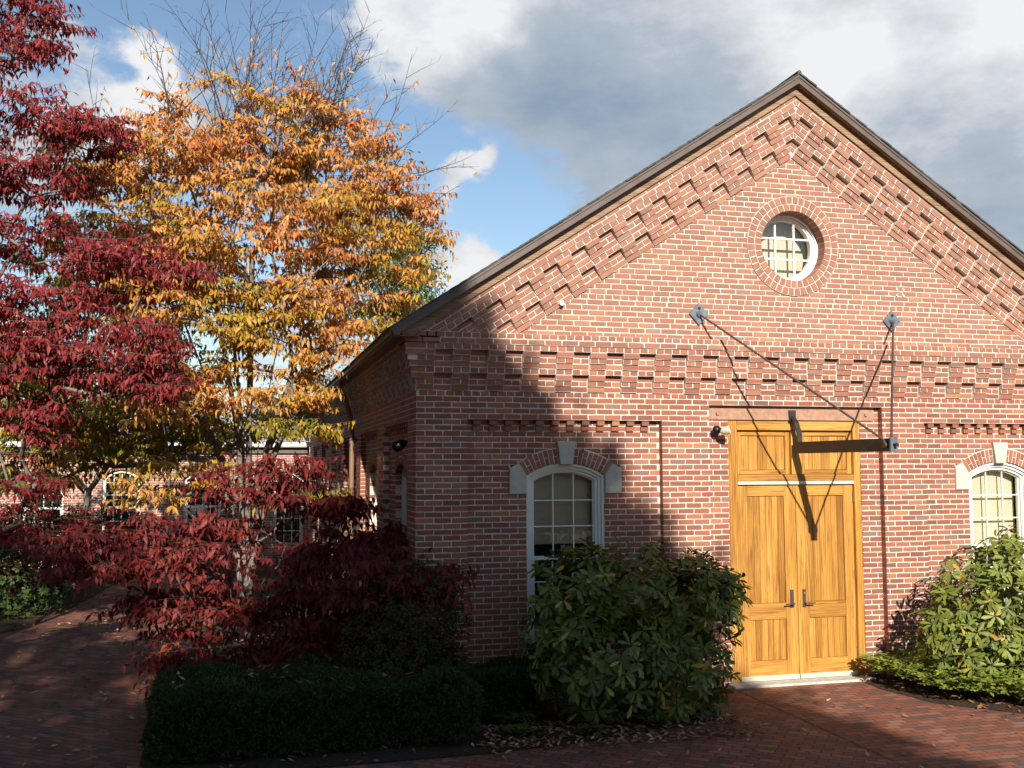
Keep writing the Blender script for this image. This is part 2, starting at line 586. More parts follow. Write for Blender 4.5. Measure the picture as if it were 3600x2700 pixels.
def clip(poly, a, b, c):
    """keep a*u+b*w<=c"""
    o = []
    for i in range(len(poly)):
        p_, q = poly[i], poly[(i + 1) % len(poly)]
        fp, fq = a * p_[0] + b * p_[1] - c, a * q[0] + b * q[1] - c
        if fp <= 0:
            o.append(p_)
        if fp * fq < 0:
            t = fp / (fp - fq)
            o.append((p_[0] + t * (q[0] - p_[0]), p_[1] + t * (q[1] - p_[1])))
    return o


def brick(mb, fn, poly, d, back=.09, inset=.0035):
    n = len(poly)
    if n < 3:
        return
    cu = sum(p_[0] for p_ in poly) / n; cw = sum(p_[1] for p_ in poly) / n
    d += (rnd() - .5) * .004
    jit = [((rnd() - .5) * .0060, (rnd() - .5) * .0052) for _ in poly]
    tilt = (rnd() - .5) * .01
    A = [(u + j[0], w + j[1]) for (u, w), j in zip(poly, jit)]
    vs = [fn(u, w, d - back) for u, w in A] + [fn(u, w, d - inset) for u, w in A]
    for u, w in A:
        l_ = math.hypot(cu - u, cw - w) + 1e-6
        k = min(.4, inset * 1.35 / l_)
        vs.append(fn(u + (cu - u) * k, w + (cw - w) * k, d + tilt * (w - cw)))
    fs = []
    for i in range(n):
        j = (i + 1) % n
        fs.append((i, j, n + j, n + i)); fs.append((n + i, n + j, 2 * n + j, 2 * n + i))
    fs.append(tuple(range(2 * n, 3 * n)))
    mb.add(vs, fs, 0)


def course(mb, fn, z, ivs, d, L_=ST, phase=0., back=.09, clips=(), minw=.03):
    for a, b in ivs:
        k = math.floor((a - phase) / L_)
        while phase + k * L_ < b:
            u0 = max(a, phase + k * L_) + JT; u1 = min(b, phase + (k + 1) * L_) - JT
            if a > phase + k * L_: u0 = a
            if b < phase + (k + 1) * L_: u1 = b
            if u1 - u0 > minw:
                poly = [(u0, z + JT), (u1, z + JT), (u1, z + CO - JT), (u0, z + CO - JT)]
                for cl in clips:
                    poly = clip(poly, *cl)
                    if len(poly) < 3: break
                if len(poly) >= 3:
                    ar = abs(sum(poly[i][0] * poly[(i + 1) % len(poly)][1] - poly[(i + 1) % len(poly)][0] * poly[i][1] for i in range(len(poly)))) / 2
                    if ar > .0006:
                        brick(mb, fn, poly, d, back)
            k += 1


def core(mb, fn, u0, u1, w0, w1, d0, d1):
    mb.prism([(u0, w0), (u1, w0), (u1, w1), (u0, w1)], fn, d0, d1, 1)


def minus(ivs, a, b):
    o = []
    for x, y in ivs:
        if b <= x or a >= y:
            o.append((x, y)); continue
        if a > x: o.append((x, a))
        if b < y: o.append((b, y))
    return o


XC = 4.99
WID = 2 * XC
PANF = [(.623, 3.097), (6.879, 9.353)]
DOORR = (3.743, 6.234)
WINF = [1.866, 2 * XC - 1.866]
LEN = 19.0
PANS = [(.642 + 2.9 * k, 2.87 + 2.9 * k) for k in range(6)]
WINS = [(a + b) / 2 for a, b in PANS]
WHW, SPR, RISE = .50, 2.625, .150
RA = (WHW ** 2 + RISE ** 2) / (2 * RISE)
ZC = SPR + RISE - RA
SILL = .74


def window_half(z, arch):
    """half the width kept free of coursed brick at height z"""
    if z < SILL - .14: return 0
    if z < 2.40 or (z < SPR - .03 and not arch): return WHW
    if z < 2.72 and arch: return .70
    ro = RA + .165
    h = ro ** 2 - (z - ZC) ** 2
    return math.sqrt(h) if h > 0 else 0


def base_wall(mb, fn, length, pans, wins, door=None, arch=True, low=-.27):
    n = int((Z0 - low) / CO)
    runs = {}
    for j in range(-n, 5):
        z = Z0 + j * CO
        mid = z + CO / 2
        ivs = [(0.0, length)]
        if j < 0:
            for a, b in pans: ivs = minus(ivs, a, b)
        if door and mid < 3.503: ivs = minus(ivs, *door)
        hdr = (j == 4)
        course(mb, fn, z, ivs, 0., HD if hdr else ST, (.03 * (j % 3) if hdr else (ST / 2 if j % 2 else 0)) + .004, .10)
        for iv in ivs: runs.setdefault(iv, []).append(j)
    for (a, b), js in runs.items():
        s_ = 0
        while s_ < len(js):
            e_ = s_
            while e_ + 1 < len(js) and js[e_ + 1] == js[e_] + 1: e_ += 1
            core(mb, fn, a + .005, b - .005, Z0 + js[s_] * CO, Z0 + (js[e_] + 1) * CO, -.006, -.30)
            s_ = e_ + 1
    # the sunk panels
    P_ = -.09
    for (a, b), c in zip(pans, wins):
        runs = {}
        for j in range(-n, 0):
            z = Z0 + j * CO
            h = window_half(z + CO / 2, arch)
            ivs = [(a, b)]
            if h: ivs = minus(ivs, c - h, c + h)
            course(mb, fn, z, ivs, P_, ST, (ST / 2 if j % 2 else 0) + a, .10)
            key = tuple(ivs)
            runs.setdefault(key, []).append(j)
        for key, js in runs.items():
            for j in js:
                for x, y in key:
                    core(mb, fn, x, y, Z0 + j * CO, Z0 + (j + 1) * CO, P_ - .0062, P_ - .2)
        # dentils under the panel head
        u = a + .075
        while u < b - .1:
            for j, dd in ((-1, -.028), (-2, -.060)):
                z = Z0 + j * CO
                brick(mb, fn, [(u, z + .003), (u + .095, z + .003), (u + .095, z + CO - JT), (u, z + CO - JT)], dd, .07)
            u += .195
        # arch ring
        nv = 8
        kw = R(5.6) if arch else 0.0
        amax = math.asin(WHW / RA)
        for sd_ in (-1, 1):
            for i in range(nv):
                t0 = kw + (amax - kw) * i / nv; t1 = kw + (amax - kw) * (i + 1) / nv
                g_ = .005 / RA
                r0, r1 = RA, RA + .18
                parts = [(r0, r1)] if i % 2 else [(r0, r0 + .085), (r0 + .093, r1)]
                if not arch: parts = [(r0, r0 + .09), (r0 + .1, r0 + .19)]
                for q0, q1 in parts:
                    poly = [(c + sd_ * math.sin(t_) * q, ZC + math.cos(t_) * q) for q, t_ in ((q0, t0 + g_), (q0, t1 - g_), (q1, t1 - g_), (q1, t0 + g_))]
                    brick(mb, fn, poly, P_ + .006, .16)
                poly = [(c + sd_ * math.sin(t_) * q, ZC + math.cos(t_) * q) for q, t_ in ((r0 + .004, t0), (r0 + .004, t1), (r1 + .012, t1), (r1 + .012, t0))]
                mb.prism(poly, fn, P_ + .001, P_ - .19, 1)


def table(mb, fn, z, u0, u1, phase, sgn_end=True):
    """corbel table: two rows of stepped blocks under a projecting band; z = underside of the band"""
    base = z - 8 * CO
    proj = {0: .026, 1: .050, 2: .074, 3: .078, 4: .102, 5: .126, 6: .150, 7: .155}
    for k in range(8):
        zz = base + k * CO
        gap = 0.0 if k < 3 else .078
        if k in (3, 7):
            dd = proj[k]
            course(mb, fn, zz, [(u0 - dd, u1 + dd)], dd, HD, phase, dd + .09)
            core(mb, fn, u0 - dd + .004, u1 + dd - .004, zz + .001, zz + CO - .001, dd - .006, -.1)
        else:
            L_ = ST if k in (0, 2, 4, 6) else HD
            ph = phase + 0.0
            i = -1
            while phase + i * 2 * ST < u1 + .1:
                a = phase + i * 2 * ST; b = a + ST
                a0, b0 = max(a, u0 - proj[k]), min(b, u1 + proj[k])
                if b0 - a0 > .05:
                    course(mb, fn, zz, [(a0, b0)], proj[k], L_, phase, proj[k] + .09)
                    core(mb, fn, a0 + .003, b0 - .003, zz + .001, zz + CO - .001, proj[k] - .006, -.08)
                a, b = max(b, u0 - gap), min(b + ST, u1 + gap)
                if b - a > .04:
                    course(mb, fn, zz, [(a, b)], gap + .001, L_, phase, .1)
                i += 1
            core(mb, fn, u0 - gap + .004, u1 + gap - .004, zz, zz + CO, gap - .0055, -.2)
    for k, L_ in ((0, ST), (1, HD)):
        zz = z + k * CO
        course(mb, fn, zz, [(u0 - .171, u1 + .171)], .171, L_, phase + (.05 if k == 0 else 0), .26)
    core(mb, fn, u0 - .165, u1 + .165, z + .001, z + 2 * CO - .004, .165, -.25)


ZB = 4.182
hall = thing("brick_hall", "large gabled red brick hall with corbelled brick bands, a round window and oak double doors", "building", (XC, 0, 0))

mb = MB()
base_wall(mb, FF, WID, PANF, WINF, DOORR)
# recess round the doors
for j in range(-53, 4):
    z = Z0 + j * CO
    if z + CO / 2 > 3.503: continue
    course(mb, FF, z, [(DOORR[0], 4.04), (5.955, DOORR[1])], -.09, ST, (ST / 2 if j % 2 else 0) + 4.04 - ST, .1)
core(mb, FF, DOORR[0], 4.04, -.27, 3.5, -.0965, -.3)
core(mb, FF, 5.955, DOORR[1], -.27, 3.5, -.0965, -.3)
core(mb, FF, DOORR[0], DOORR[1], 3.32, 3.51, -.14, -.3)
# gable field
XA, ZA, SL = 4.985, 6.785, .655
RW = (4.978, 5.603)
for j in range(0, 40):
    z = ZB + (j + 2) * CO
    if z > ZA: break
    mid = z + CO / 2
    h = (ZA - z) / SL
    ivs = [(max(0.0, XA - h), min(WID, XA + h))]
    q = .640 ** 2 - (mid - RW[1]) ** 2
    if q > 0: ivs = minus(ivs, RW[0] - math.sqrt(q), RW[0] + math.sqrt(q))
    course(mb, FF, z, ivs, 0., HD if j == 7 else ST, (ST / 2 if j % 2 else 0) + .02 * (j % 3), .1, clips=[(-SL, 1, ZA - SL * XA), (SL, 1, ZA + SL * XA)])
    hc = (ZA - mid) / SL
    cv = [(max(.02, XA - hc), min(WID - .02, XA + hc))]
    if q > 0: cv = minus(cv, RW[0] - math.sqrt(q), RW[0] + math.sqrt(q))
    for a, b in cv: core(mb, FF, a, b, z, z + CO, -.0065, -.3)
# ring of headers round the round window
for r0, r1, n_ in ((.462, .553, 38), (.562, .655, 44)):
    for i in range(n_):
        t0, t1 = 2 * math.pi * i / n_, 2 * math.pi * (i + 1) / n_
        g_ = .0055 / r0
        brick(mb, FF, [(RW[0] + math.cos(t_) * q, RW[1] + math.sin(t_) * q) for q, t_ in ((r0, t0 + g_), (r1, t0 + g_), (r1, t1 - g_), (r0, t1 - g_))], .020, .2 if r0 < .5 else .1)
n_ = 72
for i in range(n_):
    t0, t1 = 2 * math.pi * i / n_, 2 * math.pi * (i + 1) / n_
    mb.prism([(RW[0] + math.cos(t_) * q, RW[1] + math.sin(t_) * q) for q, t_ in ((.466, t0), (.660, t0), (.660, t1), (.466, t1))], FF, .0135, -.3, 1)
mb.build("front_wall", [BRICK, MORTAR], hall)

mb = MB()
table(mb, FF, ZB, 0, WID, -.006)
mb.build("corbelled_band", [BRICK, MORTAR], hall)

# raking corbel tables along the gable
mb = MB()
ct, sn = 1 / math.hypot(1, SL), SL / math.hypot(1, SL)
ztop = ZB + 2 * CO
for sgn in (-1, 1):
    # local: s runs down the slope from the apex, p is square to it, upwards; p=0 on the lower edge
    def loc(s_, p_):
        return (XA + sgn * (s_ * ct + p_ * sn), ZA - s_ * sn + p_ * ct)
    clips = [(sgn * -1.0, 0, -sgn * XA - .004), (0, -1, -ztop - .003)]
    def rbrick(s0, s1, p0, p1, d, back):
        poly = [loc(s0, p0), loc(s1, p0), loc(s1, p1), loc(s0, p1)]
        if sgn > 0: poly = poly[::-1]
        for cl in clips:
            poly = clip(poly, *cl)
            if len(poly) < 3: return
        ar = abs(sum(poly[i][0] * poly[(i + 1) % len(poly)][1] - poly[(i + 1) % len(poly)][0] * poly[i][1] for i in range(len(poly)))) / 2
        if ar > .0008: brick(mb, FF, poly, d, back)
    def rcore(s0, s1, p0, p1, d):
        poly = [loc(s0, p0), loc(s1, p0), loc(s1, p1), loc(s0, p1)]
        if sgn > 0: poly = poly[::-1]
        for cl in [(sgn * -1.0, 0, -sgn * XA), (0, -1, -ztop + .01)]:
            poly = clip(poly, *cl)
            if len(poly) < 3: return
        mb.prism(poly, FF, d, -.2, 1)
    proj = [.026, .050, .074, .078, .102, .126, .150, .155, .170, .174]
    SLEN = 6.6
    for k in range(10):
        p0 = k * CO; p1 = p0 + CO
        pj = proj[k]
        L_ = HD if k in (1, 3, 5, 7) else ST
        nb = int((SLEN + 1) / L_) + 1
        gap = .004 if k < 3 else .078
        for i in range(-6, nb):
            s0 = i * L_ + (.09 if k == 8 else 0)
            blockno = math.floor((s0 + 1e-6) / ST)
            full = k in (3, 7, 8, 9)
            on = full or (blockno % 2 == 0)
            rbrick(s0 + JT, s0 + L_ - JT, p0 + JT, p1 - JT, pj if on else gap, (pj if on else .004) + .08)
        if k in (3, 7, 8, 9):
            rcore(-1, SLEN, p0 + .001, p1 - .001, pj - .006)
        else:
            rcore(-1, SLEN, p0, p1, gap - .0092)
            for i in range(-3, int(SLEN / ST / 2) + 2):
                rcore(i * 2 * ST + .004, i * 2 * ST + ST - .004, p0 + .002, p1 - .002, pj - .006)
mb.build("raking_corbels", [BRICK, MORTAR], hall)

# side wall
mb = MB()
base_wall(mb, FS, LEN, PANS, WINS, None, False)
mb.build("side_wall", [BRICK, MORTAR], hall)
mb = MB()
table(mb, FS, ZB, 0, LEN, .205)
mb.build("side_corbelled_band", [BRICK, MORTAR], hall)
mb = MB()
mb.box(WID - .3, WID - .002, .31, LEN, -.3, 4.3)
mb.box(.31, WID - .31, LEN - .3, LEN, -.3, 4.3)
mb.build("hidden_walls", MORTAR, hall)


# windows ---------------------------------------------------------------
def arc_outline(c, hw, sill, rise_r, zc):
    """closed outline, going up the left jamb, over the arch and down the right; rise_r = radius, zc = its centre"""
    am = math.asin(min(1, hw / rise_r))
    pts = [(c - hw, sill)]
    for i in range(15):
        t_ = -am + 2 * am * i / 14
        pts.append((c + math.sin(t_) * rise_r, zc + math.cos(t_) * rise_r))
    pts.append((c + hw, sill))
    return pts


def band(mb, o, i, fn, d0, d1, mi=0):
    n = len(o)
    vs = [fn(*p_, d0) for p_ in o] + [fn(*p_, d0) for p_ in i] + [fn(*p_, d1) for p_ in o] + [fn(*p_, d1) for p_ in i]
    fs = []
    for k in range(n - 1):
        fs += [(k, k + 1, n + k + 1, n + k), (n + k, n + k + 1, 3 * n + k + 1, 3 * n + k), (2 * n + k, 2 * n + k + 1, k + 1, k)]
    mb.add(vs, fs, mi)


def arched_window(fn, c, blind_to, cols=3, dp=-.11, parent=hall, paint=CREAM, detail=True):
    mb = MB()
    steps = [(.0, .035, dp), (.035, .070, dp - .028), (.070, .105, dp - .056)]
    for a, b, d in steps:
        band(mb, arc_outline(c, WHW - a, SILL, RA - a, ZC), arc_outline(c, WHW - b, SILL, RA - b, ZC), fn, d, d - .10)
    w = mb.build("window", paint, parent)
    mb = MB()
    mb.prism([(c - WHW - .04, SILL - .1), (c + WHW + .04, SILL - .1), (c + WHW + .04, SILL), (c - WHW - .04, SILL)], fn, -.03, -.28)
    mb.build("sill", STONE, w)
    d = dp - .09
    hw = WHW - .105
    for nm, z0, z1, dd in (("upper_sash", 1.60, None, d), ("lower_sash", SILL + .01, 1.62, d - .035)):
        mb = MB()
        if z1 is None:
            band(mb, arc_outline(c, hw, z0, RA - .105, ZC), arc_outline(c, hw - .018, z0, RA - .123, ZC), fn, dd, dd - .035)
            top = lambda u: ZC + math.sqrt((RA - .115) ** 2 - (u - c) ** 2)
        else:
            for s_ in (-1, 1):
                mb.prism([(c + s_ * hw, z0), (c + s_ * (hw - .035), z0), (c + s_ * (hw - .035), z1), (c + s_ * hw, z1)], fn, dd, dd - .035)
            top = lambda u: z1
        mb.prism([(c - hw, z0), (c + hw, z0), (c + hw, z0 + .045), (c - hw, z0 + .045)], fn, dd + .002, dd - .035)
        m_ = .0075
        for i in range(1, cols):
            u = c - hw + 2 * hw * i / cols
            mb.prism([(u - m_, z0 + .02), (u + m_, z0 + .02), (u + m_, top(u)), (u - m_, top(u))], fn, dd - .006, dd - .028)
        for zz in ((2.319, 2.004) if z1 is None else (1.33, 1.04)):
            mb.prism([(c - hw + .01, zz - m_), (c + hw - .01, zz - m_), (c + hw - .01, zz + m_), (c - hw + .01, zz + m_)], fn, dd - .004, dd - .027)
        sash = mb.build(nm, paint, w)
        mb = MB()
        if z1 is None:
            pts = arc_outline(c, hw - .005, z0, RA - .11, ZC)
        else:
            pts = [(c - hw, z0), (c - hw, z1), (c + hw, z1), (c + hw, z0)]
        mb.add([fn(*q, dd - .02) for q in pts], [tuple(range(len(pts)))[::-1]])
        mb.build("pane", GLASS, w)
    if blind_to:
        mb = MB()
        mb.prism([(c - hw - .02, blind_to), (c + hw + .02, blind_to), (c + hw + .02, SPR + RISE + .05), (c - hw - .02, SPR + RISE + .05)], fn, d - .13, d - .135)
        mb.build("blind", BLIND, w)
    mb = MB()
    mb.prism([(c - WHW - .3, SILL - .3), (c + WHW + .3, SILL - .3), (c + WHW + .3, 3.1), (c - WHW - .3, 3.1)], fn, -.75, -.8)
    mb.build("room_dark_sheet", DARKROOM, w)  # near-black sheet in place of the room's own shade
    return w


def stones(c):
    fn = FF
    mb = MB()
    def block(poly, d, b=.008):
        n = len(poly)
        cu = sum(q[0] for q in poly) / n; cw = sum(q[1] for q in poly) / n
        ins = [(u + (cu - u) * .05, w + (cw - w) * .05) for u, w in poly]
        vs = [fn(*q, -.2) for q in poly] + [fn(*q, d - b) for q in poly] + [fn(*q, d) for q in ins]
        fs = []
        for i in range(n):
            j = (i + 1) % n
            fs += [(i, j, n + j, n + i), (n + i, n + j, 2 * n + j, 2 * n + i)]
        fs.append(tuple(range(2 * n, 3 * n)))
        mm = MB(); mm.add(vs, fs); return mm
    block([(c - .078, 2.755), (c + .078, 2.755), (c + .118, 3.04), (c - .118, 3.04)], -.045).build("keystone", STONE, hall)
    for s_ in (-1, 1):
        poly = [(c + s_ * x, z) for x, z in ((.715, 2.40), (.503, 2.40), (.503, 2.628), (.598, 2.768), (.715, 2.715))]
        if s_ > 0: poly = poly[::-1]
        block(poly, -.066).build("springer_stone", STONE, hall)


for c in WINF:
    arched_window(FF, c, 1.78 if c < XC else 1.63)
    stones(c)
for c in WINS:
    arched_window(FS, c, None if c > 2 else None, dp=-.18)

# round window
mb = MB()
def circ(r_, n=64): return [(RW[0] + math.cos(2 * math.pi * i / n) * r_, RW[1] + math.sin(2 * math.pi * i / n) * r_) for i in range(n + 1)]
for a, b, d in ((.462, .435, -.15), (.435, .405, -.18), (.405, .385, -.20)):
    band(mb, circ(a), circ(b), FF, d, d - .08)
rwin = mb.build("round_window", WHITE, hall, False)
mb = MB()
for i in (-1, 1):
    u = .385 * i * .36
    h = math.sqrt(.39 ** 2 - u ** 2)
    mb.prism([(RW[0] + u - .011, RW[1] - h), (RW[0] + u + .011, RW[1] - h), (RW[0] + u + .011, RW[1] + h), (RW[0] + u - .011, RW[1] + h)], FF, -.205, -.235)
    mb.prism([(RW[0] - h, RW[1] + u - .011), (RW[0] + h, RW[1] + u - .011), (RW[0] + h, RW[1] + u + .011), (RW[0] - h, RW[1] + u + .011)], FF, -.203, -.233)
mb.build("muntins", WHITE, rwin)
mb = MB(); mb.add([FF(*q, -.222) for q in circ(.39)[:-1]], [tuple(range(64))]); mb.build("pane", GLASS, rwin)
mb = MB(); mb.prism([(RW[0] - .5, RW[1] - .55), (RW[0] + .5, RW[1] - .55), (RW[0] + .5, RW[1] + .5), (RW[0] - .5, RW[1] + .5)], FF, -.44, -.445); mb.build("blind", BLIND, rwin)

# doors -------------------------------------------------------------------
mb = MB()
mb.prism([(DOORR[0] + .002, 3.322), (DOORR[1] - .075, 3.322), (DOORR[1] - .075, 3.50), (DOORR[0] + .002, 3.50)], FF, -.075, -.14)
lint = mb.build("lintel", BROWNSTONE, hall)
mb = MB()
for u, s_ in ((3.87, 1), (6.02, 1)):
    mb = MB()
    mb.box(u, u + .008, .068, .074, 3.375, 3.415)
    mb.box(u + .0075, u + .035, .0685, .0735, 3.375, 3.383)
    mb.build("iron_hook", BLACK, lint)
mb = MB()
mb.bbox(4.042, 4.174, .10, .26, 0.0, 3.318, .005, 0)
mb.bbox(5.856, 5.955, .10, .26, 0.0, 3.318, .005, 0)
mb.bbox(4.1745, 5.8555, .101, .26, 3.19, 3.318, .005, 1)
mb.bbox(4.1745, 5.8555, .098, .26, 2.535, 2.62, .005, 1)
mb.bbox(4.945, 5.096, .104, .26, 2.6205, 3.1895, .005, 0)
frame = mb.build("door_frame", [OAKV, OAKH], hall)
mb = MB(); mb.box(4.175, 5.855, .105, .15, 2.492, 2.5345); mb.build("weather_strip", ALU, frame)
for a, b in ((4.175, 4.944), (5.097, 5.855)):
    mb = MB()
    z0, z1 = 2.622, 3.188
    mb.bbox(a, a + .065, .15, .2, z0, z1, .005, 0); mb.bbox(b - .065, b, .15, .2, z0, z1, .005, 0)
    mb.bbox(a + .0655, b - .0655, .151, .2, z1 - .068, z1, .005, 1); mb.bbox(a + .0655, b - .0655, .151, .2, z0, z0 + .055, .005, 1)
    n_ = 5
    w_ = (b - a - .131) / n_
    for i in range(n_):
        mb.bbox(a + .0655 + i * w_ + .001, a + .0655 + (i + 1) * w_ - .001, .170, .2, z0 + .0555, z1 - .0685, .006, 0)
    mb.build("transom_panel", [OAKV, OAKH], frame)


def leaf_door(a, b, hinge_left):
    z0, z1 = .035, 2.488
    mb = MB()
    st = .145
    mb.bbox(a, a + (st if hinge_left else st + .02), .140, .19, z0, z1, .004, 0)
    mb.bbox(b - (st + .02 if hinge_left else st), b, .140, .19, z0, z1, .004, 0)
    i0, i1 = a + (st if hinge_left else st + .02) + .0006, b - (st + .02 if hinge_left else st) - .0006
    for q0, q1 in ((z0, .255), (.772, .978), (2.342, z1)):
        mb.bbox(i0, i1, .1405, .19, q0, q1, .004, 1)
    for q0, q1 in ((.2555, .7715), (.9785, 2.3415)):
        n_ = 6
        w_ = (i1 - i0) / n_
        for i in range(n_):
            mb.bbox(i0 + i * w_ + .0008, i0 + (i + 1) * w_ - .0008, .156, .185, q0, q1, .006, 0)
    d = mb.build("door_leaf", [OAKV, OAKH], hall)
    mb = MB(); mb.bbox(a + .004, b - .004, .118, .14, .012, .072, .006); mb.build("door_sweep", ALU, d)
    mb = MB()
    hx = a - .003 if hinge_left else b + .003
    for zz in (.27, 1.25, 2.25):
        mm = MB(); mm.tube([(hx, .132, zz), (hx, .132, zz + .115)], .010, 8); mm.build("hinge", BRONZE, d)
    cx = (b - .085) if hinge_left else (a + .085)
    s_ = -1 if hinge_left else 1
    mb = MB()
    mb.bbox(cx - .022, cx + .022, .122, .1395, .915, 1.14, .004)
    mb.tube([(cx, .125, .968), (cx, .07, .968), (cx + s_ * .03, .068, .967), (cx + s_ * .125, .072, .966)], [.011, .011, .010, .008], 8)
    hd = mb.build("handle", BRONZE, d)
    if not hinge_left:
        mb = MB(); mb.tube([(cx + .004, .123, 1.085), (cx + .004, .107, 1.085)], .016, 12); mb.build("lock_cylinder", CHROME, hd)


leaf_door(4.178, 5.006, True)
leaf_door(5.011, 5.851, False)
mb = MB(); mb.bbox(3.98, 5.965, -.10, .3, -.05, .008, .012); mb.build("door_sill", CONC, hall)
mb = MB(); mb.box(4.0, 6.0, .30, .32, -.2, 3.45); mb.build("door_dark_sheet", DARKROOM, hall)  # near-black sheet standing for the darkness behind the doors
mb = MB()
for u, z in ((6.52, 5.09), (6.62, 5.09), (6.52, 5.01), (6.62, 5.01)):
    mb = MB(); mb.tube([(u, -.001, z), (u, -.012, z)], .014, 10); mb.build("wall_plug", WHITE, hall)
mb = MB(); mb.tube([(1.78, -.04, 4.72), (1.78, -.075, 4.72)], .03, 10); mb.build("wall_plug", WHITE, hall)

# roof ----------------------------------------------------------------------
AX, AZ, RS = 4.955, 7.812, .657
rc, rs = 1 / math.hypot(1, RS), RS / math.hypot(1, RS)
Y0, Y1 = -.30, LEN + .3
EAVE = 5.31 / rc


def rl(sg, s_, p_):
    return (AX + sg * (s_ * rc - p_ * rs * -1 * 0) + sg * p_ * rs, AZ - s_ * rs + p_ * rc)


mb = MB()
for sg in (-1, 1):
    row = .145
    nrow = int(EAVE / row) + 1
    for i in range(nrow):
        s0 = EAVE + .02 - (i + 1) * row - .03; s1 = EAVE + .02 - i * row
        s0 = max(s0, 0)
        o_ = (rnd() - .5) * .02
        poly = [rl(sg, s1, -.010), rl(sg, s1, .012), rl(sg, s0, .004), rl(sg, s0, -.012)]
        vs = [(x, Y0 - .025 + o_, z) for x, z in poly] + [(x, Y1, z) for x, z in poly]
        mb.add(vs, [(0, 1, 2, 3), (7, 6, 5, 4), (0, 4, 5, 1), (1, 5, 6, 2), (2, 6, 7, 3), (3, 7, 4, 0)])
    poly = [rl(sg, 0, -.09), rl(sg, 0, -.013), rl(sg, EAVE - .005, -.013), rl(sg, EAVE - .005, -.09)]
    vs = [(x, Y0 + .028, z) for x, z in poly] + [(x, Y1 - .02, z) for x, z in poly]
    mb.add(vs, [(0, 1, 2, 3), (7, 6, 5, 4), (0, 4, 5, 1), (1, 5, 6, 2), (2, 6, 7, 3), (3, 7, 4, 0)], 1)
mb.tube([(AX, Y0 - .02, AZ + .012), (AX, Y1, AZ + .012)], .03, 6)
roof = mb.build("roof", [SHINGLE, FASCIA], hall)
for nm, mat, y0, y1, p0, p1, s_end in (("fascia_board", FASCIA, Y0, Y0 + .026, -.012, -.106, EAVE), ("bed_moulding", SOFFIT, -.20, -.1765, -.0905, -.212, EAVE - .10)):
    for sg in (-1, 1):
        mb = MB()
        # mitred at the ridge, cut square at the eave
        def top(p_): return p_ * 1.0 / rc
        poly = [(AX, AZ + p0 / rc), rl(sg, s_end, p0), rl(sg, s_end, p1), (AX, AZ + p1 / rc)]
        mb.prism(poly, lambda u, w, d: (u, d, w), y0, y1)
        if nm == "fascia_board":
            poly = [(AX, AZ + p0 / rc), rl(sg, s_end, p0), rl(sg, s_end, p0 - .03), (AX, AZ + (p0 - .03) / rc)]
            mb.prism(poly, lambda u, w, d: (u, d, w), y0 - .012, y0 - .0005)
        mb.build(nm, mat, hall)
        if nm == "bed_moulding":
            mb = MB()
            poly = [(AX, AZ - .092 / rc), rl(sg, EAVE - .02, -.092), rl(sg, EAVE - .02, -.104), (AX, AZ - .104 / rc)]
            mb.prism(poly, lambda u, w, d: (u, d, w), -.2735, -.2005)
            mb.build("soffit_board", SOFFIT, hall)
mb = MB()
mb.box(-.335, -.305, Y0 + .03, Y1, 4.255, 4.345)
mb.box(-.30, -.005, Y0 + .05, Y1, 4.235, 4.25, 0)
mb.build("eave_board", FASCIA, hall)

# downspout on the side wall
mb = MB()
yd = 6.32
mb.tube([(-.30, yd, 4.24), (-.30, yd, 4.12), (-.16, yd, 3.75), (-.12, yd, 3.6), (-.09, yd, 3.45), (-.09, yd, 0.0)], .045, 10)
dsp = mb.build("downspout", DOWNSP, hall, True)
for z in (.9, 2.1, 3.2):
    mb = MB(); mb.box(-.14, -.002, yd - .055, yd + .055, z, z + .03); mb.build("strap", FASCIA, dsp)

# ------------------------------------------------------------------ hanging bracket above the door
XB, ZBm = 4.975, 2.962
br = thing("hoist_bracket", "rusty steel beam above the oak doors, hung by rods from two diamond wall plates", "bracket", (XB, .05, ZBm))
mb = MB()
TIP = -2.02
h_, w_ = .073, .036
mb.box(XB - .006, XB + .006, TIP, .03, ZBm - h_ + .008, ZBm + h_ - .008)
mb.box(XB - w_, XB + w_, TIP, .03, ZBm + h_ - .0085, ZBm + h_)
mb.box(XB - w_, XB + w_, TIP, .03, ZBm - h_, ZBm - h_ + .0085)
mb.box(XB - w_ + .001, XB - w_ + .009, TIP + .001, .029, ZBm - h_ + .009, ZBm + h_ - .009)
beam = mb.build("beam", STEEL, br)
mb = MB()
mb.box(XB - w_ - .01, XB + w_ + .01, TIP - .024, TIP - .0005, ZBm - h_ - .008, ZBm + h_ + .008)
mb.build("end_plate", GALV, beam)
mb = MB()
mb.tube([(XB - .07, TIP + .09, ZBm), (XB - .07, TIP + .09, ZBm), (XB + .07, TIP + .09, ZBm)], [.022, .022, .022], 6)
mb.build("bolt", STEEL, beam)
mb = MB()
mb.tube([(XB, TIP - .025, ZBm), (XB, TIP - .085, ZBm)], .02, 6)
mb.build("bolt", STEEL, beam)
mb = MB()
mb.prism([(-.045, 3.305), (.045, 3.305), (.05, 3.45), (-.05, 3.45)], lambda u, w, d: (XB - .03 + u, d, w), .050, .0745)
pts = [(XB - .03, .052, 3.37), (XB - .028, .01, 3.33), (XB - .02, -.035, 3.28), (XB - .012, -.045, 3.22), (XB + .005, -.05, 3.16), (XB + .01, -.05, 3.03)]
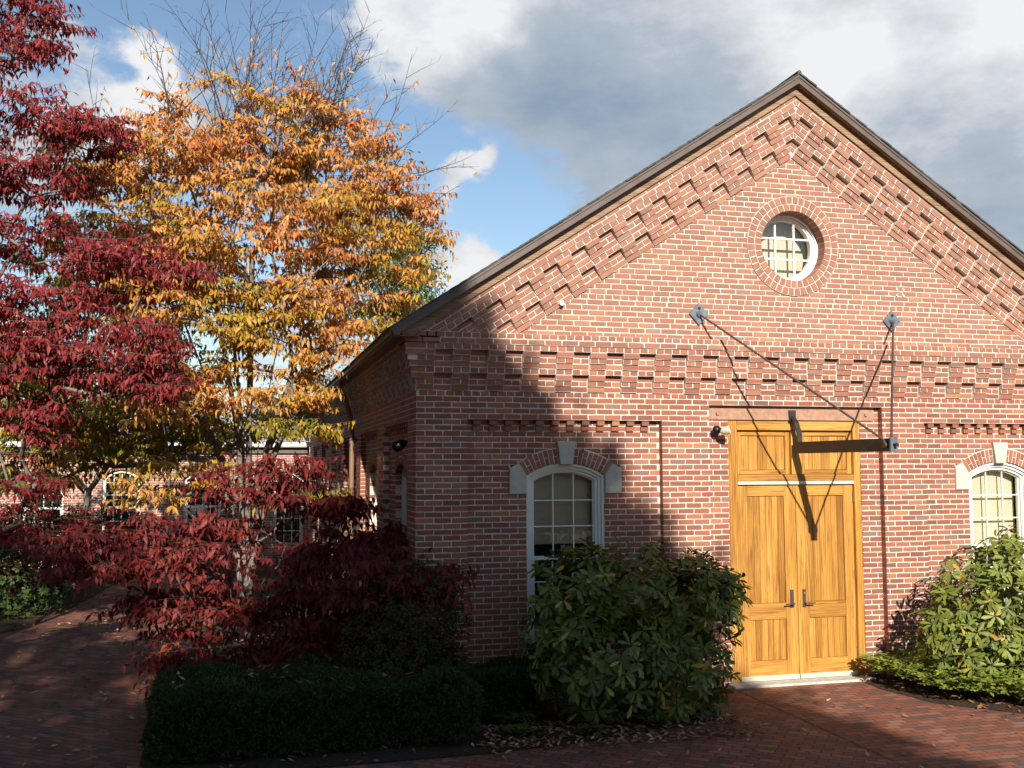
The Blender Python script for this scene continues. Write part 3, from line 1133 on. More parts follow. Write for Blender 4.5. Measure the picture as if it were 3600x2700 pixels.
for p_, q in zip(pts[:-1], pts[1:]):
    mb.add([(p_[0] - .034, p_[1], p_[2]), (p_[0] + .034, p_[1], p_[2]), (q[0] + .034, q[1], q[2]), (q[0] - .034, q[1], q[2]),
            (p_[0] - .034, p_[1] + .02, p_[2]), (p_[0] + .034, p_[1] + .02, p_[2]), (q[0] + .034, q[1] + .02, q[2]), (q[0] - .034, q[1] + .02, q[2])],
           [(0, 1, 2, 3), (7, 6, 5, 4), (0, 4, 5, 1), (1, 5, 6, 2), (2, 6, 7, 3), (3, 7, 4, 0)])
mb.build("hanger_strap", STEEL, br)
for px_, pz_, s_ in ((3.615, 4.655, -1), (6.415, 4.655, 1)):
    mb = MB()
    q_ = .128
    mb.prism([(px_, pz_ - q_ * 1.1), (px_ + q_, pz_), (px_, pz_ + q_ * 1.1), (px_ - q_, pz_)], FF, .028, .003)
    mb.tube([(px_, -.028, pz_ - .005), (px_, -.06, pz_ - .012)], [.045, .03], 10)
    pl = mb.build("wall_plate", GALV, br)
    mb = MB(); mb.tube([(px_, -.028, pz_ + .075), (px_, -.048, pz_ + .075)], .017, 6); mb.build("bolt", STEEL, pl)
    mb = MB()
    x1 = XB + s_ * .052
    mb.tube([(px_, -.05, pz_ - .012), (x1, TIP + .10, ZBm + .06), (x1, TIP + .075, ZBm + .02)], [.0135, .0135, .016], 8)
    mb.tube([(x1 - .012, TIP + .09, ZBm), (x1 + .012, TIP + .09, ZBm)], .04, 10)
    mb.build("tie_rod", RUST, br)


# ------------------------------------------------------------------ floodlights
def floodlight(label, base, aim, wall_n, size, length, off, shell=None):
    t = thing("floodlight", label, "floodlight", base, "floodlights on the brick hall")
    b = Vector(base); n = Vector(wall_n); a = Vector(aim).normalized()
    mb = MB()
    mb.tube([b, b + n * .03, b + n * .055, b + n * .068], [.056, .055, .040, .012], 16)
    mb.build("mount", BLACK, t, True)
    k = b + n * .10 + Vector(off)
    mb = MB()
    mb.tube([b + n * .06, b + n * .085, k], [.015, .015, .015], 8)
    mb.build("arm", BLACK, t, True)
    c0 = k - a * length * .35
    mb = MB()
    mb.tube([c0 - a * length * .15, c0, c0 + a * length * .2, c0 + a * length * .6, c0 + a * length, c0 + a * (length + .006)], [.012, size * .55, size * .72, size * .92, size, size * .97], 20, cap=False)
    mb.build("housing", shell or BLACK, t, True)
    mb = MB()
    mb.tube([c0 + a * length * .45, c0 + a * length * .7, c0 + a * length * .93], [size * .25, size * .7, size * .95], 20)
    mb.build("reflector", CHROME, t, True)


floodlight("black cone floodlight on the shaded side wall near the front corner", (.088, .72, 3.05), (-.62, -.72, -.30), (-1, 0, 0), .070, .19, (-.03, .06, -.03))
floodlight("small round black floodlight on the brick beside the top of the oak doors", (3.835, -.001, 3.185), (.80, -.50, .22), (0, -1, 0), .056, .10, (.055, -.01, -.015), ALU)

# ------------------------------------------------------------------ ground
def sheet(name, poly, z, mat, **kw):
    mb = MB(); mb.add([(x, y, z) for x, y in poly], [tuple(range(len(poly)))])
    o = mb.build(name, mat)
    return tag(o, kind='structure', **kw)


sheet("ground", [(-400, -400), (400, -400), (400, 400), (-400, 400)], -.040, EARTH)
sheet("brick_path", [(-12, -38), (3.95, -38), (4.0, .05), (-.02, .05), (-.02, 18.98), (-12, 18.98)], -.024, PAVE2)
sheet("entrance_paving", [(3.93, -38), (30, -38), (30, -.01), (3.98, -.01)], -.020, PAVE1)  # carried on out of view behind the viewer to bounce warm light
BED = [(-2.66, -1.98), (-1.2, -2.1), (.39, -2.06), (1.6, -1.88), (2.6, -1.6), (3.05, -1.42), (3.3, -1.0), (3.66, -.35), (3.74, -.11), (3.74, -.002), (.0, -.002), (-.002, 18.9), (-3.4, 18.9), (-3.1, 12), (-2.6, 6), (-2.75, 3), (-2.88, .5), (-2.84, -1.6)]
sheet("planting_bed", BED, -.014, SOIL)
sheet("planting_bed", [(6.0, -.002), (5.76, -.14), (5.70, -.5), (5.85, -1.4), (6.42, -2.05), (7.4, -2.7), (9, -3.2), (13, -3.4), (13, -.002)], -.014, SOIL)
sheet("planting_bed", [(-12, 5.2), (-6.6, 5.6), (-5.6, 7.5), (-5.15, 10), (-4.9, 13), (-4.5, 18.9), (-12, 18.9)], -.014, SOIL)

# ------------------------------------------------------------------ wing behind
wing = thing("brick_wing", "low brick wing with arched windows and pale roof, behind the trees", "building", (-6, LEN, 0))
mb = MB()
WW = [(-7.23, .53, 2.36), (-5.2, .50, 2.42), (-.60, .42, 2.35), (-3.0, .5, 2.4)]
xs = [-16.0]
WW = sorted(WW)
for c, hw, sp in WW:
    mb.box(xs[-1], c - hw, LEN, LEN + .3, -.3, 3.16)
    mb.box(c - hw, c + hw, LEN, LEN + .3, -.3, .5)
    n_ = 10
    rise = .24
    ra = (hw ** 2 + rise ** 2) / (2 * rise); zc = sp + rise - ra
    for i in range(n_):
        u0, u1 = c - hw + 2 * hw * i / n_, c - hw + 2 * hw * (i + 1) / n_
        a0, a1 = zc + math.sqrt(ra ** 2 - (u0 - c) ** 2), zc + math.sqrt(ra ** 2 - (u1 - c) ** 2)
        mb.prism([(u0, a0), (u1, a1), (u1, 3.16), (u0, 3.16)], lambda u, w, d: (u, d, w), LEN, LEN + .3)
    xs.append(c + hw)
mb.box(xs[-1], -.01, LEN, LEN + .3, -.3, 3.16)
mb.build("wall", FARBRICK, wing)
for c, hw, sp in WW:
    rise = .24
    ra = (hw ** 2 + rise ** 2) / (2 * rise); zc = sp + rise - ra
    am = math.asin(hw / ra)
    mb = MB()
    fw_ = lambda u, w, d: (u, LEN - d, w)
    for i in range(16):
        t0, t1 = -am + 2 * am * i / 16 + .006, -am + 2 * am * (i + 1) / 16 - .006
        for q0, q1 in ((ra, ra + .10), (ra + .11, ra + .21)):
            brick(mb, fw_, [(c + math.sin(t_) * q, zc + math.cos(t_) * q) for q, t_ in ((q0, t0), (q1, t0), (q1, t1), (q0, t1))], .012, .05)
        t0 -= .006; t1 += .006
        mb.prism([(c + math.sin(t_) * q, zc + math.cos(t_) * q) for q, t_ in ((ra + .005, t0), (ra + .215, t0), (ra + .215, t1), (ra + .005, t1))], fw_, .008, -.1, 1)
    mb.build("brick_arch", [BRICK, MORTAR], wing)
    mb = MB()
    def outl(a):
        h2 = hw - a; r_ = ra - a
        am2 = math.asin(h2 / r_)
        return [(c - h2, .5)] + [(c + math.sin(-am2 + 2 * am2 * i / 12) * r_, zc + math.cos(-am2 + 2 * am2 * i / 12) * r_) for i in range(13)] + [(c + h2, .5)]
    band(mb, outl(0), outl(.085), fw_, -.08, -.2)
    win = mb.build("window", CREAM, wing)
    mb = MB()
    h2 = hw - .08
    for i in range(1, 3 if hw < .45 else 4):
        u = c - h2 + 2 * h2 * i / (3 if hw < .45 else 4)
        mb.prism([(u - .012, .5), (u + .012, .5), (u + .012, sp + .12), (u - .012, sp + .12)], fw_, -.13, -.16)
    for z in (.86, 1.22, 1.60, 1.95, 2.30):
        b_ = .03 if z == 1.60 else .012
        mb.prism([(c - h2, z - b_), (c + h2, z - b_), (c + h2, z + b_), (c - h2, z + b_)], fw_, -.128, -.158)
    mb.build("muntins", CREAM, win)
    mb = MB(); q = outl(.06); mb.add([fw_(*p_, -.145) for p_ in q], [tuple(range(len(q)))[::-1]]); mb.build("pane", GLASS, win)
    mb = MB(); mb.box(c - hw - .1, c + hw + .1, LEN + .7, LEN + .72, .3, 3.1); mb.build("room_dark_sheet", DARKROOM, win)  # last part: black sheet painted as the unlit room
mb = MB()
mb.box(-16, -.02, LEN - .30, LEN - .27, 3.33, 3.46)
mb.box(-16, -.02, LEN - .27, LEN - .02, 3.30, 3.33)
mb.build("eave_trim", WHITE, wing)
mb = MB()
mb.box(-16, -.02, LEN - .10, LEN - .002, 3.12, 3.299)  # dark strip painted where the overhanging eave throws its shadow
mb.build("eave_shadow_strip", FASCIA, wing)
mb = MB()
rows = 22
for i in range(rows):
    t0, t1 = i / rows, (i + 1) / rows
    ya, yb = LEN - .36 + 5.5 * t0, LEN - .36 + 5.5 * t1 + .05
    za, zb = 3.47 + 1.25 * t0, 3.47 + 1.25 * t1 + .011
    mb.add([(-16, ya, za + .03), (-.03, ya, za + .03), (-.03, yb, zb + .008), (-16, yb, zb + .008), (-16, ya, za), (-.03, ya, za), (-.03, yb, zb - .02), (-16, yb, zb - .02)],
           [(0, 1, 2, 3), (4, 7, 6, 5), (0, 4, 5, 1), (1, 5, 6, 2), (2, 6, 7, 3), (3, 7, 4, 0)])
mb.build("roof", SLATE, wing)

# red clapboard house beyond
house = thing("clapboard_house", "red clapboard house with white corner board, glimpsed behind the crimson tree at the left edge", "house", (-13, 30, 0))
mb = MB()
for i in range(40):
    z = i * .2
    mb.add([(-18, 29.985, z + .2), (-9.96, 29.985, z + .2), (-9.96, 29.955, z), (-18, 29.955, z)], [(0, 3, 2, 1)])
mb.box(-18, -9.95, 30.0, 36, 0, 8.0)
mb.build("wall", CLAP, house)
mb = MB(); mb.box(-9.96, -9.80, 29.93, 30.1, 0, 8.0); mb.box(-18, -9.97, 29.90, 30.0, 4.72, 4.95); mb.build("white_trim", WHITE, house)
mb = MB()
mb.prism([(-18.5, 8.0), (-9.5, 8.0), (-14, 11.0)], lambda u, w, d: (u, d, w), 29.6, 36.4)
mb.build("roof", SLATE, house)


# ------------------------------------------------------------------ foliage
def unit(a):
    return a / (np.linalg.norm(a, axis=-1, keepdims=True) + 1e-9)


def leaves(name, P_, A, Nn, ln, wd, tint, mat, parent, wide=.42, curl=.12, blunt=False):
    """one folded, slightly curled blade for every row: lens-shaped, or broad towards the tip"""
    n = len(P_)
    A = unit(A)
    S = unit(np.cross(A, Nn)); Nn = np.cross(S, A)
    ln = np.broadcast_to(ln, n)[:, None]; wd = np.broadcast_to(wd, n)[:, None]
    if blunt:
        prof = [(0, 0, 0), (.38, -.36, .14), (.38, .36, .14), (.38, 0, 0), (.74, -.5, .10), (.74, .5, .10), (.74, 0, -.02), (.93, -.24, .0), (.93, .24, .0), (1.0, 0, -.02)]
        tri = [(0, 2, 3), (0, 3, 1), (3, 2, 5), (3, 5, 6), (3, 6, 4), (3, 4, 1), (6, 5, 8), (6, 8, 9), (6, 9, 7), (6, 7, 4)]
        m_ = len(prof)
        V = np.empty((n, m_, 3))
        for i, (u, w_, h_) in enumerate(prof):
            V[:, i] = P_ + A * ln * u + S * wd * w_ + Nn * wd * h_ - Nn * ln * curl * u * u
    else:
        m_ = 6
        V = np.empty((n, 6, 3))
        V[:, 0] = P_
        V[:, 1] = P_ + A * ln * wide - S * wd * .5 + Nn * wd * .18
        V[:, 2] = P_ + A * ln * wide + S * wd * .5 + Nn * wd * .18
        V[:, 3] = P_ + A * ln * (wide + .02)
        V[:, 4] = P_ + A * ln - Nn * ln * curl
        V[:, 5] = P_ + A * ln * (wide + .35) - Nn * ln * curl * .35
        tri = [(0, 2, 3), (0, 3, 1), (3, 2, 5), (3, 5, 1), (2, 4, 5), (5, 4, 1)]
    o = (np.arange(n) * m_)[:, None, None]
    T = (o + np.array(tri)[None]).reshape(-1, 3)
    return np_mesh(name, V.reshape(-1, 3), T, mat, parent, np.repeat(tint, m_), True)


def sample_lobes(lobes, n, depth=.85, shell=.35):
    """anchors inside a union of ellipsoids (x,y,z,rx,rz[,tint])"""
    w = np.array([l_[3] * max(l_[4], .38) for l_ in lobes]) ** .95
    w /= w.sum()
    pts, tin, cen = [], [], []
    for l_, k in zip(lobes, rng.multinomial(n, w)):
        d = unit(rng.normal(size=(k, 3)))
        r_ = rng.random(k) ** shell
        ry = max(.35, depth * l_[3])
        pts.append(np.array(l_[:3]) + d * r_[:, None] * np.array([l_[3], ry, l_[4]]))
        tin.append(np.full(k, l_[5] if len(l_) > 5 else .5))
        cen.append(np.repeat(np.array([l_[:3]]), k, 0))
    return np.concatenate(pts), np.concatenate(tin), np.concatenate(cen)


def grow(anchors, roots, bias=.35, step=.35):
    """join every anchor to the nearest point of the growing skeleton; returns nodes, parents"""
    nodes = [np.array(r_[0], float) for r_ in roots]
    par = [r_[1] for r_ in roots]
    plen = [0.0] * len(nodes)
    for i in range(len(nodes)):
        if par[i] >= 0: plen[i] = plen[par[i]] + float(np.linalg.norm(nodes[i] - nodes[par[i]]))
    arr = np.zeros((len(nodes) + len(anchors) * 14, 3)); pl = np.zeros(len(arr))
    cnt = len(nodes)
    arr[:cnt] = nodes; pl[:cnt] = plen
    parents = list(par)
    tip = []
    base = arr[0]
    for a in anchors[np.argsort(np.linalg.norm(anchors - base, axis=1))]:
        d = np.linalg.norm(arr[:cnt] - a, axis=1)
        up_ = np.maximum(0, arr[:cnt, 2] - a[2] + .1) * 1.2
        k = int(np.argmin(d + bias * pl[:cnt] * .3 + up_))
        seg = max(1, min(10, int(d[k] / step)))
        p0 = arr[k].copy(); prev = k
        sag = rng.normal(size=3) * d[k] * .06
        for s_ in range(1, seg + 1):
            t = s_ / seg
            q = p0 + (a - p0) * t + sag * math.sin(math.pi * t) + np.array([0, 0, -.10 * d[k] * math.sin(math.pi * t)])
            arr[cnt] = q; pl[cnt] = pl[prev] + d[k] / seg; parents.append(prev); prev = cnt; cnt += 1
        tip.append(prev)
    return arr[:cnt], np.array(parents), np.array(tip)


def skeleton(nodes, parents, r_tip, power=2.4, rmax=.2):
    n = len(nodes)
    acc = np.full(n, 0.0)
    has = np.zeros(n, bool)
    for i in range(n - 1, -1, -1):
        if not has[i]: acc[i] = r_tip ** power
        if parents[i] >= 0:
            acc[parents[i]] += acc[i]; has[parents[i]] = True
    return np.minimum(acc ** (1 / power), rmax)


def limbs(name, nodes, parents, rad, mat, parent, lo=0.0):
    idx = np.where(parents >= 0)[0]
    a, b = nodes[parents[idx]], nodes[idx]
    ra, rb = np.minimum(rad[parents[idx]], rad[idx] * 1.35), rad[idx]
    return sticks(name, a, b, ra, rb, mat, parent)


def sticks(name, a, b, ra, rb, mat, parent, k=5):
    d = unit(b - a)
    ref = np.where(np.abs(d[:, 2:3]) < .9, np.array([[0, 0, 1.]]), np.array([[1., 0, 0]]))
    s_ = unit(np.cross(d, ref)); t_ = np.cross(d, s_)
    V = np.empty((len(a), 2 * k, 3))
    for j in range(k):
        th = 2 * math.pi * j / k
        w_ = s_ * math.cos(th) + t_ * math.sin(th)
        V[:, j] = a + w_ * np.reshape(ra, (-1, 1)); V[:, k + j] = b + w_ * np.reshape(rb, (-1, 1))
    F = np.array([[j, (j + 1) % k, k + (j + 1) % k, k + j] for j in range(k)])
    F = (np.arange(len(a)) * 2 * k)[:, None, None] + F[None]
    return np_mesh(name, V.reshape(-1, 3), F.reshape(-1, 4), mat, parent, None, True)


def sprays(P_, cen, tin, axis_xy, twigs=4, per=10, tl=.42, ll=.118, droop=.85, spread=1.2, flat=.12):
    """flat sprays of hanging leaves around every anchor; returns leaf arrays and twig ends"""
    n = len(P_)
    outw = P_ - np.array([axis_xy[0], axis_xy[1], 0]); outw[:, 2] = 0
    loc_ = P_ - cen; loc_[:, 2] = 0
    o = unit(unit(outw) * .6 + unit(loc_ + 1e-4) * .8)
    ang = np.arctan2(o[:, 1], o[:, 0])
    LP, LA, LN, LT, TA, TB = [], [], [], [], [], []
    for t in range(twigs):
        th = ang + (t - (twigs - 1) / 2) * spread * 2 / twigs + rng.normal(size=n) * .35
        d = np.stack([np.cos(th), np.sin(th), rng.normal(size=n) * flat + .05], 1); d = unit(d)
        ln_ = tl * (0.6 + .7 * rng.random(n))
        start = P_ + rng.normal(size=(n, 3)) * .05
        end = start + d * ln_[:, None]; end[:, 2] -= .06 * ln_
        TA.append(start); TB.append(end)
        side = np.stack([-d[:, 1], d[:, 0], np.zeros(n)], 1)
        for i in range(per):
            f = (i + .6 + rng.random(n) * .4) / per
            s_ = (1 if i % 2 else -1)
            pos = start + d * (ln_ * f)[:, None]; pos[:, 2] -= .06 * ln_ * f * f
            ax = side * s_ * (.55 + .2 * rng.random(n))[:, None] + d * .35 + rng.normal(size=(n, 3)) * .34
            ax[:, 2] -= droop * (.6 + .8 * rng.random(n))
            nn = d * .5 + np.array([0, 0, .8]) + side * s_ * .55 + rng.normal(size=(n, 3)) * .45
            LP.append(pos); LA.append(ax); LN.append(nn); LT.append(tin + rng.normal(size=n) * .03)
    return [np.concatenate(x) for x in (LP, LA, LN, LT, TA, TB)]


def autumn_tree(name, label, cat, lobes, base, roots, n, mat, bark, per=10, twigs=4, ll=.118, lw=.042, tl=.42, depth=.85, rmax=.16, r_tip=.006, bare=None, group=None, tintfn=None, droop=.85):
    t = thing(name, label, cat, base, group)
    P_, tin, cen = sample_lobes(lobes, n, depth)
    ok = P_[:, 2] > .15
    P_, tin, cen = P_[ok], tin[ok], cen[ok]
    extra = P_
    if bare is not None: extra = np.concatenate([P_, bare])
    nodes, par, _ = grow(extra, roots)
    rad = skeleton(nodes, par, r_tip, rmax=rmax)
    limbs("trunk", nodes, par, rad, bark, t)
    if tintfn is not None: tin = tintfn(P_, tin)
    tin = tin + rng.normal(size=len(tin)) * .12
    a, b, c, d, e_, f = sprays(P_, cen, tin, base[:2], twigs, per, tl, ll, droop)
    k = len(a)
    leaves("crown", a, b, c, ll * (.5 + .8 * rng.random(k)), lw * (.65 + .6 * rng.random(k)), np.clip(d + rng.normal(size=k) * .07, 0, 1), mat, t)
    sticks("twigs", e_, f, np.full(len(e_), .0035), np.full(len(e_), .002), bark, t, 3)
    return t


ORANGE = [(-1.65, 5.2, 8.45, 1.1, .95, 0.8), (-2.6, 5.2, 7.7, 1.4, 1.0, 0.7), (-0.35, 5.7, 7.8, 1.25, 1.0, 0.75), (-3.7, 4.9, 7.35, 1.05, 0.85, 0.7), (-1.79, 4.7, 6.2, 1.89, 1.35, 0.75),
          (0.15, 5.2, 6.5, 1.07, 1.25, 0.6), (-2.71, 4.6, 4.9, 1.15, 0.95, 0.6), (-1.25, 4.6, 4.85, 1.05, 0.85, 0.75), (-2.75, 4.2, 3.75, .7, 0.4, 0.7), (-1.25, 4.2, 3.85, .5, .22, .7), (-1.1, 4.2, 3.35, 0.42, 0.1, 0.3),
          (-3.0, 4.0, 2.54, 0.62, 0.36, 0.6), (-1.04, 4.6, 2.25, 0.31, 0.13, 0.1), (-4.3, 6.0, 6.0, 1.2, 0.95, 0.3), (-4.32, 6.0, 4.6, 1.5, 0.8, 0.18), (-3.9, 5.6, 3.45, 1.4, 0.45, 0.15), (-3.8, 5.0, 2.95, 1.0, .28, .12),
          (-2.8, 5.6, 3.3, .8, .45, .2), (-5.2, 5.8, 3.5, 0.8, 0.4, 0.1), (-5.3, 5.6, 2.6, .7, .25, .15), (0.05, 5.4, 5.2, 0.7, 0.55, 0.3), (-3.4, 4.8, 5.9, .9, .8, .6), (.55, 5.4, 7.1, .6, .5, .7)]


def bare_shoots(parent, n):
    A_, B_, RA_, RB_ = [], [], [], []
    def shoot(p_, d, ln_, r_, depth_):
        k = max(4, int(ln_ / .16))
        bend = rng.normal(size=3) * .05
        for i in range(k):
            q = p_ + d * ln_ / k
            A_.append(p_); B_.append(q); RA_.append(r_ * (1 - .8 * i / k)); RB_.append(r_ * (1 - .8 * (i + 1) / k))
            if depth_ and i > 1 and rng.random() < .75:
                sd_ = unit(np.cross(d, rng.normal(size=3)))
                dd = unit(d * .8 + sd_ * .75 + np.array([0, 0, .1]))
                shoot(q, dd, ln_ * rng.uniform(.18, .42) * (1 - .5 * i / k), r_ * .5, depth_ - 1)
            p_ = q
            d = unit(d + bend * .5 + rng.normal(size=3) * .04 + np.array([0, 0, .012]))
    for i in range(n):
        th = rng.uniform(-.2, 3.3) if i % 3 else rng.uniform(0, 6.28)
        x = -1.75 + rng.normal() * .75; y = 5.3 + rng.normal() * .4
        z = 7.6 + rng.uniform(-.5, .9) - .35 * abs(x + 1.7)
        lean = rng.uniform(.1, .75)
        d = unit(np.array([(x + 1.75) * .35 + rng.normal() * .26, rng.normal() * .3, 1.0]))
        shoot(np.array([x, y, z]), d, rng.uniform(1.6, 3.1), .0115, 2)
    for i in range(n // 6):
        p_ = np.array([rng.uniform(-.2, 1.0), 5.4 + rng.normal() * .4, rng.uniform(6.2, 8.0)])
        shoot(p_, unit(np.array([.7 + rng.normal() * .3, rng.normal() * .3, .55 + rng.normal() * .25])), rng.uniform(.8, 1.5), .008, 1)
    B2 = np.array(B_)
    sel = rng.choice(len(B2), 520, False)
    q = B2[sel]
    q = q[q[:, 2] < 9.6]
    ax = rng.normal(size=q.shape) * .4; ax[:, 2] -= .9
    leaves("shoot_leaves", q, ax, rng.normal(size=q.shape) + np.array([0, -.5, .3]), .135 * rng.uniform(.7, 1.1, len(q)), .042, rng.uniform(.6, .9, len(q)), L_ORANGE, parent)
    return sticks("bare_shoots", np.array(A_), B2, np.array(RA_), np.array(RB_), DBARK, parent, 4)


roots = [((-1.85, 5.3, -.05), -1), ((-1.85, 5.3, .55), 0)]
for x, y, z in ((-2.15, 5.3, 3.0), (-2.0, 5.1, 3.1), (-1.85, 5.25, 3.3), (-1.7, 5.4, 3.1), (-1.58, 5.2, 3.0), (-1.95, 5.5, 3.3), (-1.5, 5.4, 2.8), (-2.25, 5.45, 2.8)):
    roots.append(((x * .45 - 1.02, y * .5 + 2.65, 1.5), 1)); roots.append(((x, y, z), len(roots) - 1))
    k = len(roots) - 1
    roots.append(((x + (x + 1.85) * 1.6, y + (y - 5.3) * .8, z + 1.4), k))
    roots.append(((x + (x + 1.85) * 3.6, y + (y - 5.3) * 1.6, z + 2.9), k + 1))


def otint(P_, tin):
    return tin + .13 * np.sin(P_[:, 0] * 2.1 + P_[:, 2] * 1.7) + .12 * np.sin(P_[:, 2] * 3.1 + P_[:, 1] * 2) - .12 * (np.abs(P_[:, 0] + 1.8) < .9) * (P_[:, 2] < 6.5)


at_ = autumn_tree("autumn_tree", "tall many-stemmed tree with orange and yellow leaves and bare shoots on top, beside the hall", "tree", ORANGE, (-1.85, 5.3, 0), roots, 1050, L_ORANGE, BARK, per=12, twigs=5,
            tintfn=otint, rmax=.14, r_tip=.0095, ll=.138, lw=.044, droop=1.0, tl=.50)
bare_shoots(at_, 54)

YEL = [(-5.24, 13.2, 4.37, 2.05, 0.65, 0.16), (-6.48, 13.2, 3.65, 1.01, 0.58, 0.16), (-4.67, 13.2, 3.46, 1.75, 0.49, 0.16), (-3.44, 13.2, 4.0, 0.96, 0.6, 0.16), (-2.79, 13.2, 3.27, 0.77, 0.4, 0.16), (-1.44, 13.2, 3.75, 1.0, 0.41, 0.16), (-3.83, 13.2, 4.79, 1.27, 0.53, 0.16), (-5.99, 13.2, 3.08, 0.96, 0.26, 0.16), (-0.58, 13.2, 4.03, 0.54, 0.34, 0.16)]
roots = [((-5.6, 13.6, -.05), -1), ((-5.5, 13.5, 1.0), 0), ((-5.3, 13.3, 2.2), 1), ((-4.6, 13.2, 3.2), 2), ((-6.2, 13.2, 3.3), 2), ((-3.4, 13.2, 3.8), 3)]
autumn_tree("yellow_tree", "olive yellow leaved tree hanging in front of the brick wing, left of the orange tree", "tree", YEL, (-5.6, 13.6, 0), roots, 420, L_ORANGE, BARK, per=9, twigs=4, ll=.14, lw=.055, rmax=.12, depth=.7, r_tip=.008)

RED = [(-5.04, 2.5, 9.5, 0.49, 0.67), (-4.93, 2.5, 8.5, 0.49, 0.74), (-4.73, 2.5, 7.39, 0.66, 0.46), (-3.94, 2.2, 7.09, 0.42, 0.38), (-4.77, 2.7, 6.61, 0.71, 0.31), (-4.71, 2.7, 5.76, 0.67, 0.38),
       (-3.39, 2.0, 5.38, 0.74, 0.32), (-4.51, 2.5, 4.9, 0.73, 0.3), (-3.64, 2.0, 4.38, 0.87, 0.33), (-4.59, 2.5, 4.08, 0.62, 0.52), (-3.29, 2.0, 3.88, 0.45, 0.26), (-4.81, 2.7, 3.35, 0.41, 0.41), (-4.84, 2.8, 2.6, 0.31, 0.33),
       (-4.81, 3.5, 1.94, 0.58, 0.35), (-6.2, 2.8, 8.5, .9, 1.2), (-6.2, 3.0, 6.4, 1.1, .9), (-6.2, 3.0, 4.6, 1.1, .9)]
roots = [((-6.3, 3.2, -.05), -1), ((-6.25, 3.15, 1.2), 0), ((-6.1, 3.0, 2.6), 1), ((-5.9, 2.9, 4.2), 2), ((-5.8, 2.8, 6.0), 3), ((-5.7, 2.7, 7.8), 4)]
autumn_tree("crimson_tree", "crimson leaved tree filling the left edge in layered tiers", "tree", RED, (-6.3, 3.2, 0), roots, 760, L_RED, BARK, per=12, twigs=4, ll=.124, lw=.038, rmax=.15, depth=.8, droop=1.0)

BUSH = [(-1.85, 2.0, 2.52, 0.55, 0.30), (-1.42, 2.0, 2.74, 0.33, 0.17), (-1.08, 2.0, 2.25, 0.5, 0.22), (-2.65, 2.0, 1.98, 0.6, 0.22), (-3.5, 1.7, 1.85, 0.75, 0.12), (-1.77, 1.8, 1.65, 1.2, 0.38), (-0.51, 2.0, 1.7, 0.95, 0.36),
        (-.1, .9, 1.66, 0.7, 0.28), (-.25, -.2, 1.45, .6, .25), (-3.2, 1.6, 1.6, .8, .18), (.45, .2, 1.65, .0, .0), (-2.11, 1.7, 0.99, 0.84, 0.3), (-0.84, 1.6, 0.98, 0.94, 0.30), (-2.75, 1.6, 1.05, 0.37, 0.15), (-2.61, 1.8, 0.55, 0.24, 0.2, .9), (-0.3, 1.4, 1.1, 0.6, 0.26)]
BUSH += [(-1.5, 1.2, .55, 1.1, .22), (-.6, .9, .75, .8, .25), (-2.2, 1.2, .4, .5, .2)]
BUSH = [q for q in BUSH if q[3] > 0]
BUSH = [(x, y, z, a, b, *(r_ or [.5])) for x, y, z, a, b, *r_ in BUSH]
roots = [((-1.6, 2.2, -.05), -1)]
for x, y in ((-2.4, 1.9), (-2.1, 2.2), (-1.7, 2.0), (-1.3, 2.3), (-.9, 2.1)):
    roots.append(((x * .6 - .64, y, .02), 0)); roots.append(((x, y, .6), len(roots) - 1))
autumn_tree("burning_bush", "wide maroon leaved shrub with arching branches behind the clipped hedge", "shrub", BUSH, (-1.6, 2.2, 0), roots, 370, L_RED2, DBARK, per=11, twigs=4, ll=.140, lw=.050, tl=.55, depth=.8, rmax=.03, r_tip=.005)


def crown_tree(name, label, lobes, base, n, mat, bark, leaf, lw, per=26, rmax=.2, spread=.5, group=None, cat="tree", trunk_top=None, tint=.5, r_tip=.012):
    t = thing(name, label, cat, base, group)
    P_, tin, cen = sample_lobes(lobes, n, .9)
    b = np.array(base, float)
    tt = trunk_top if trunk_top is not None else float(P_[:, 2].min()) + .3
    roots = [((b[0], b[1], b[2] - .05), -1), ((b[0] + .05, b[1], b[2] + tt * .5), 0), ((b[0], b[1], b[2] + tt), 1)]
    nodes, par, _ = grow(P_, roots, step=.7)
    limbs("trunk", nodes, par, skeleton(nodes, par, r_tip, rmax=rmax), bark, t)
    k = len(P_) * per
    LP = np.repeat(P_, per, 0) + rng.normal(size=(k, 3)) * spread * np.array([1, 1, .6]) * .5
    A = rng.normal(size=(k, 3)); A[:, 2] -= .4
    Nn = rng.normal(size=(k, 3)) * .6 + np.array([0, -.2, .8])
    T = np.repeat(np.full(len(P_), tint) + rng.normal(size=len(P_)) * .15, per)
    leaves("crown", LP, A, Nn, leaf * (.7 + .6 * rng.random(k)), lw, np.clip(T, 0, 1), mat, t)
    return t


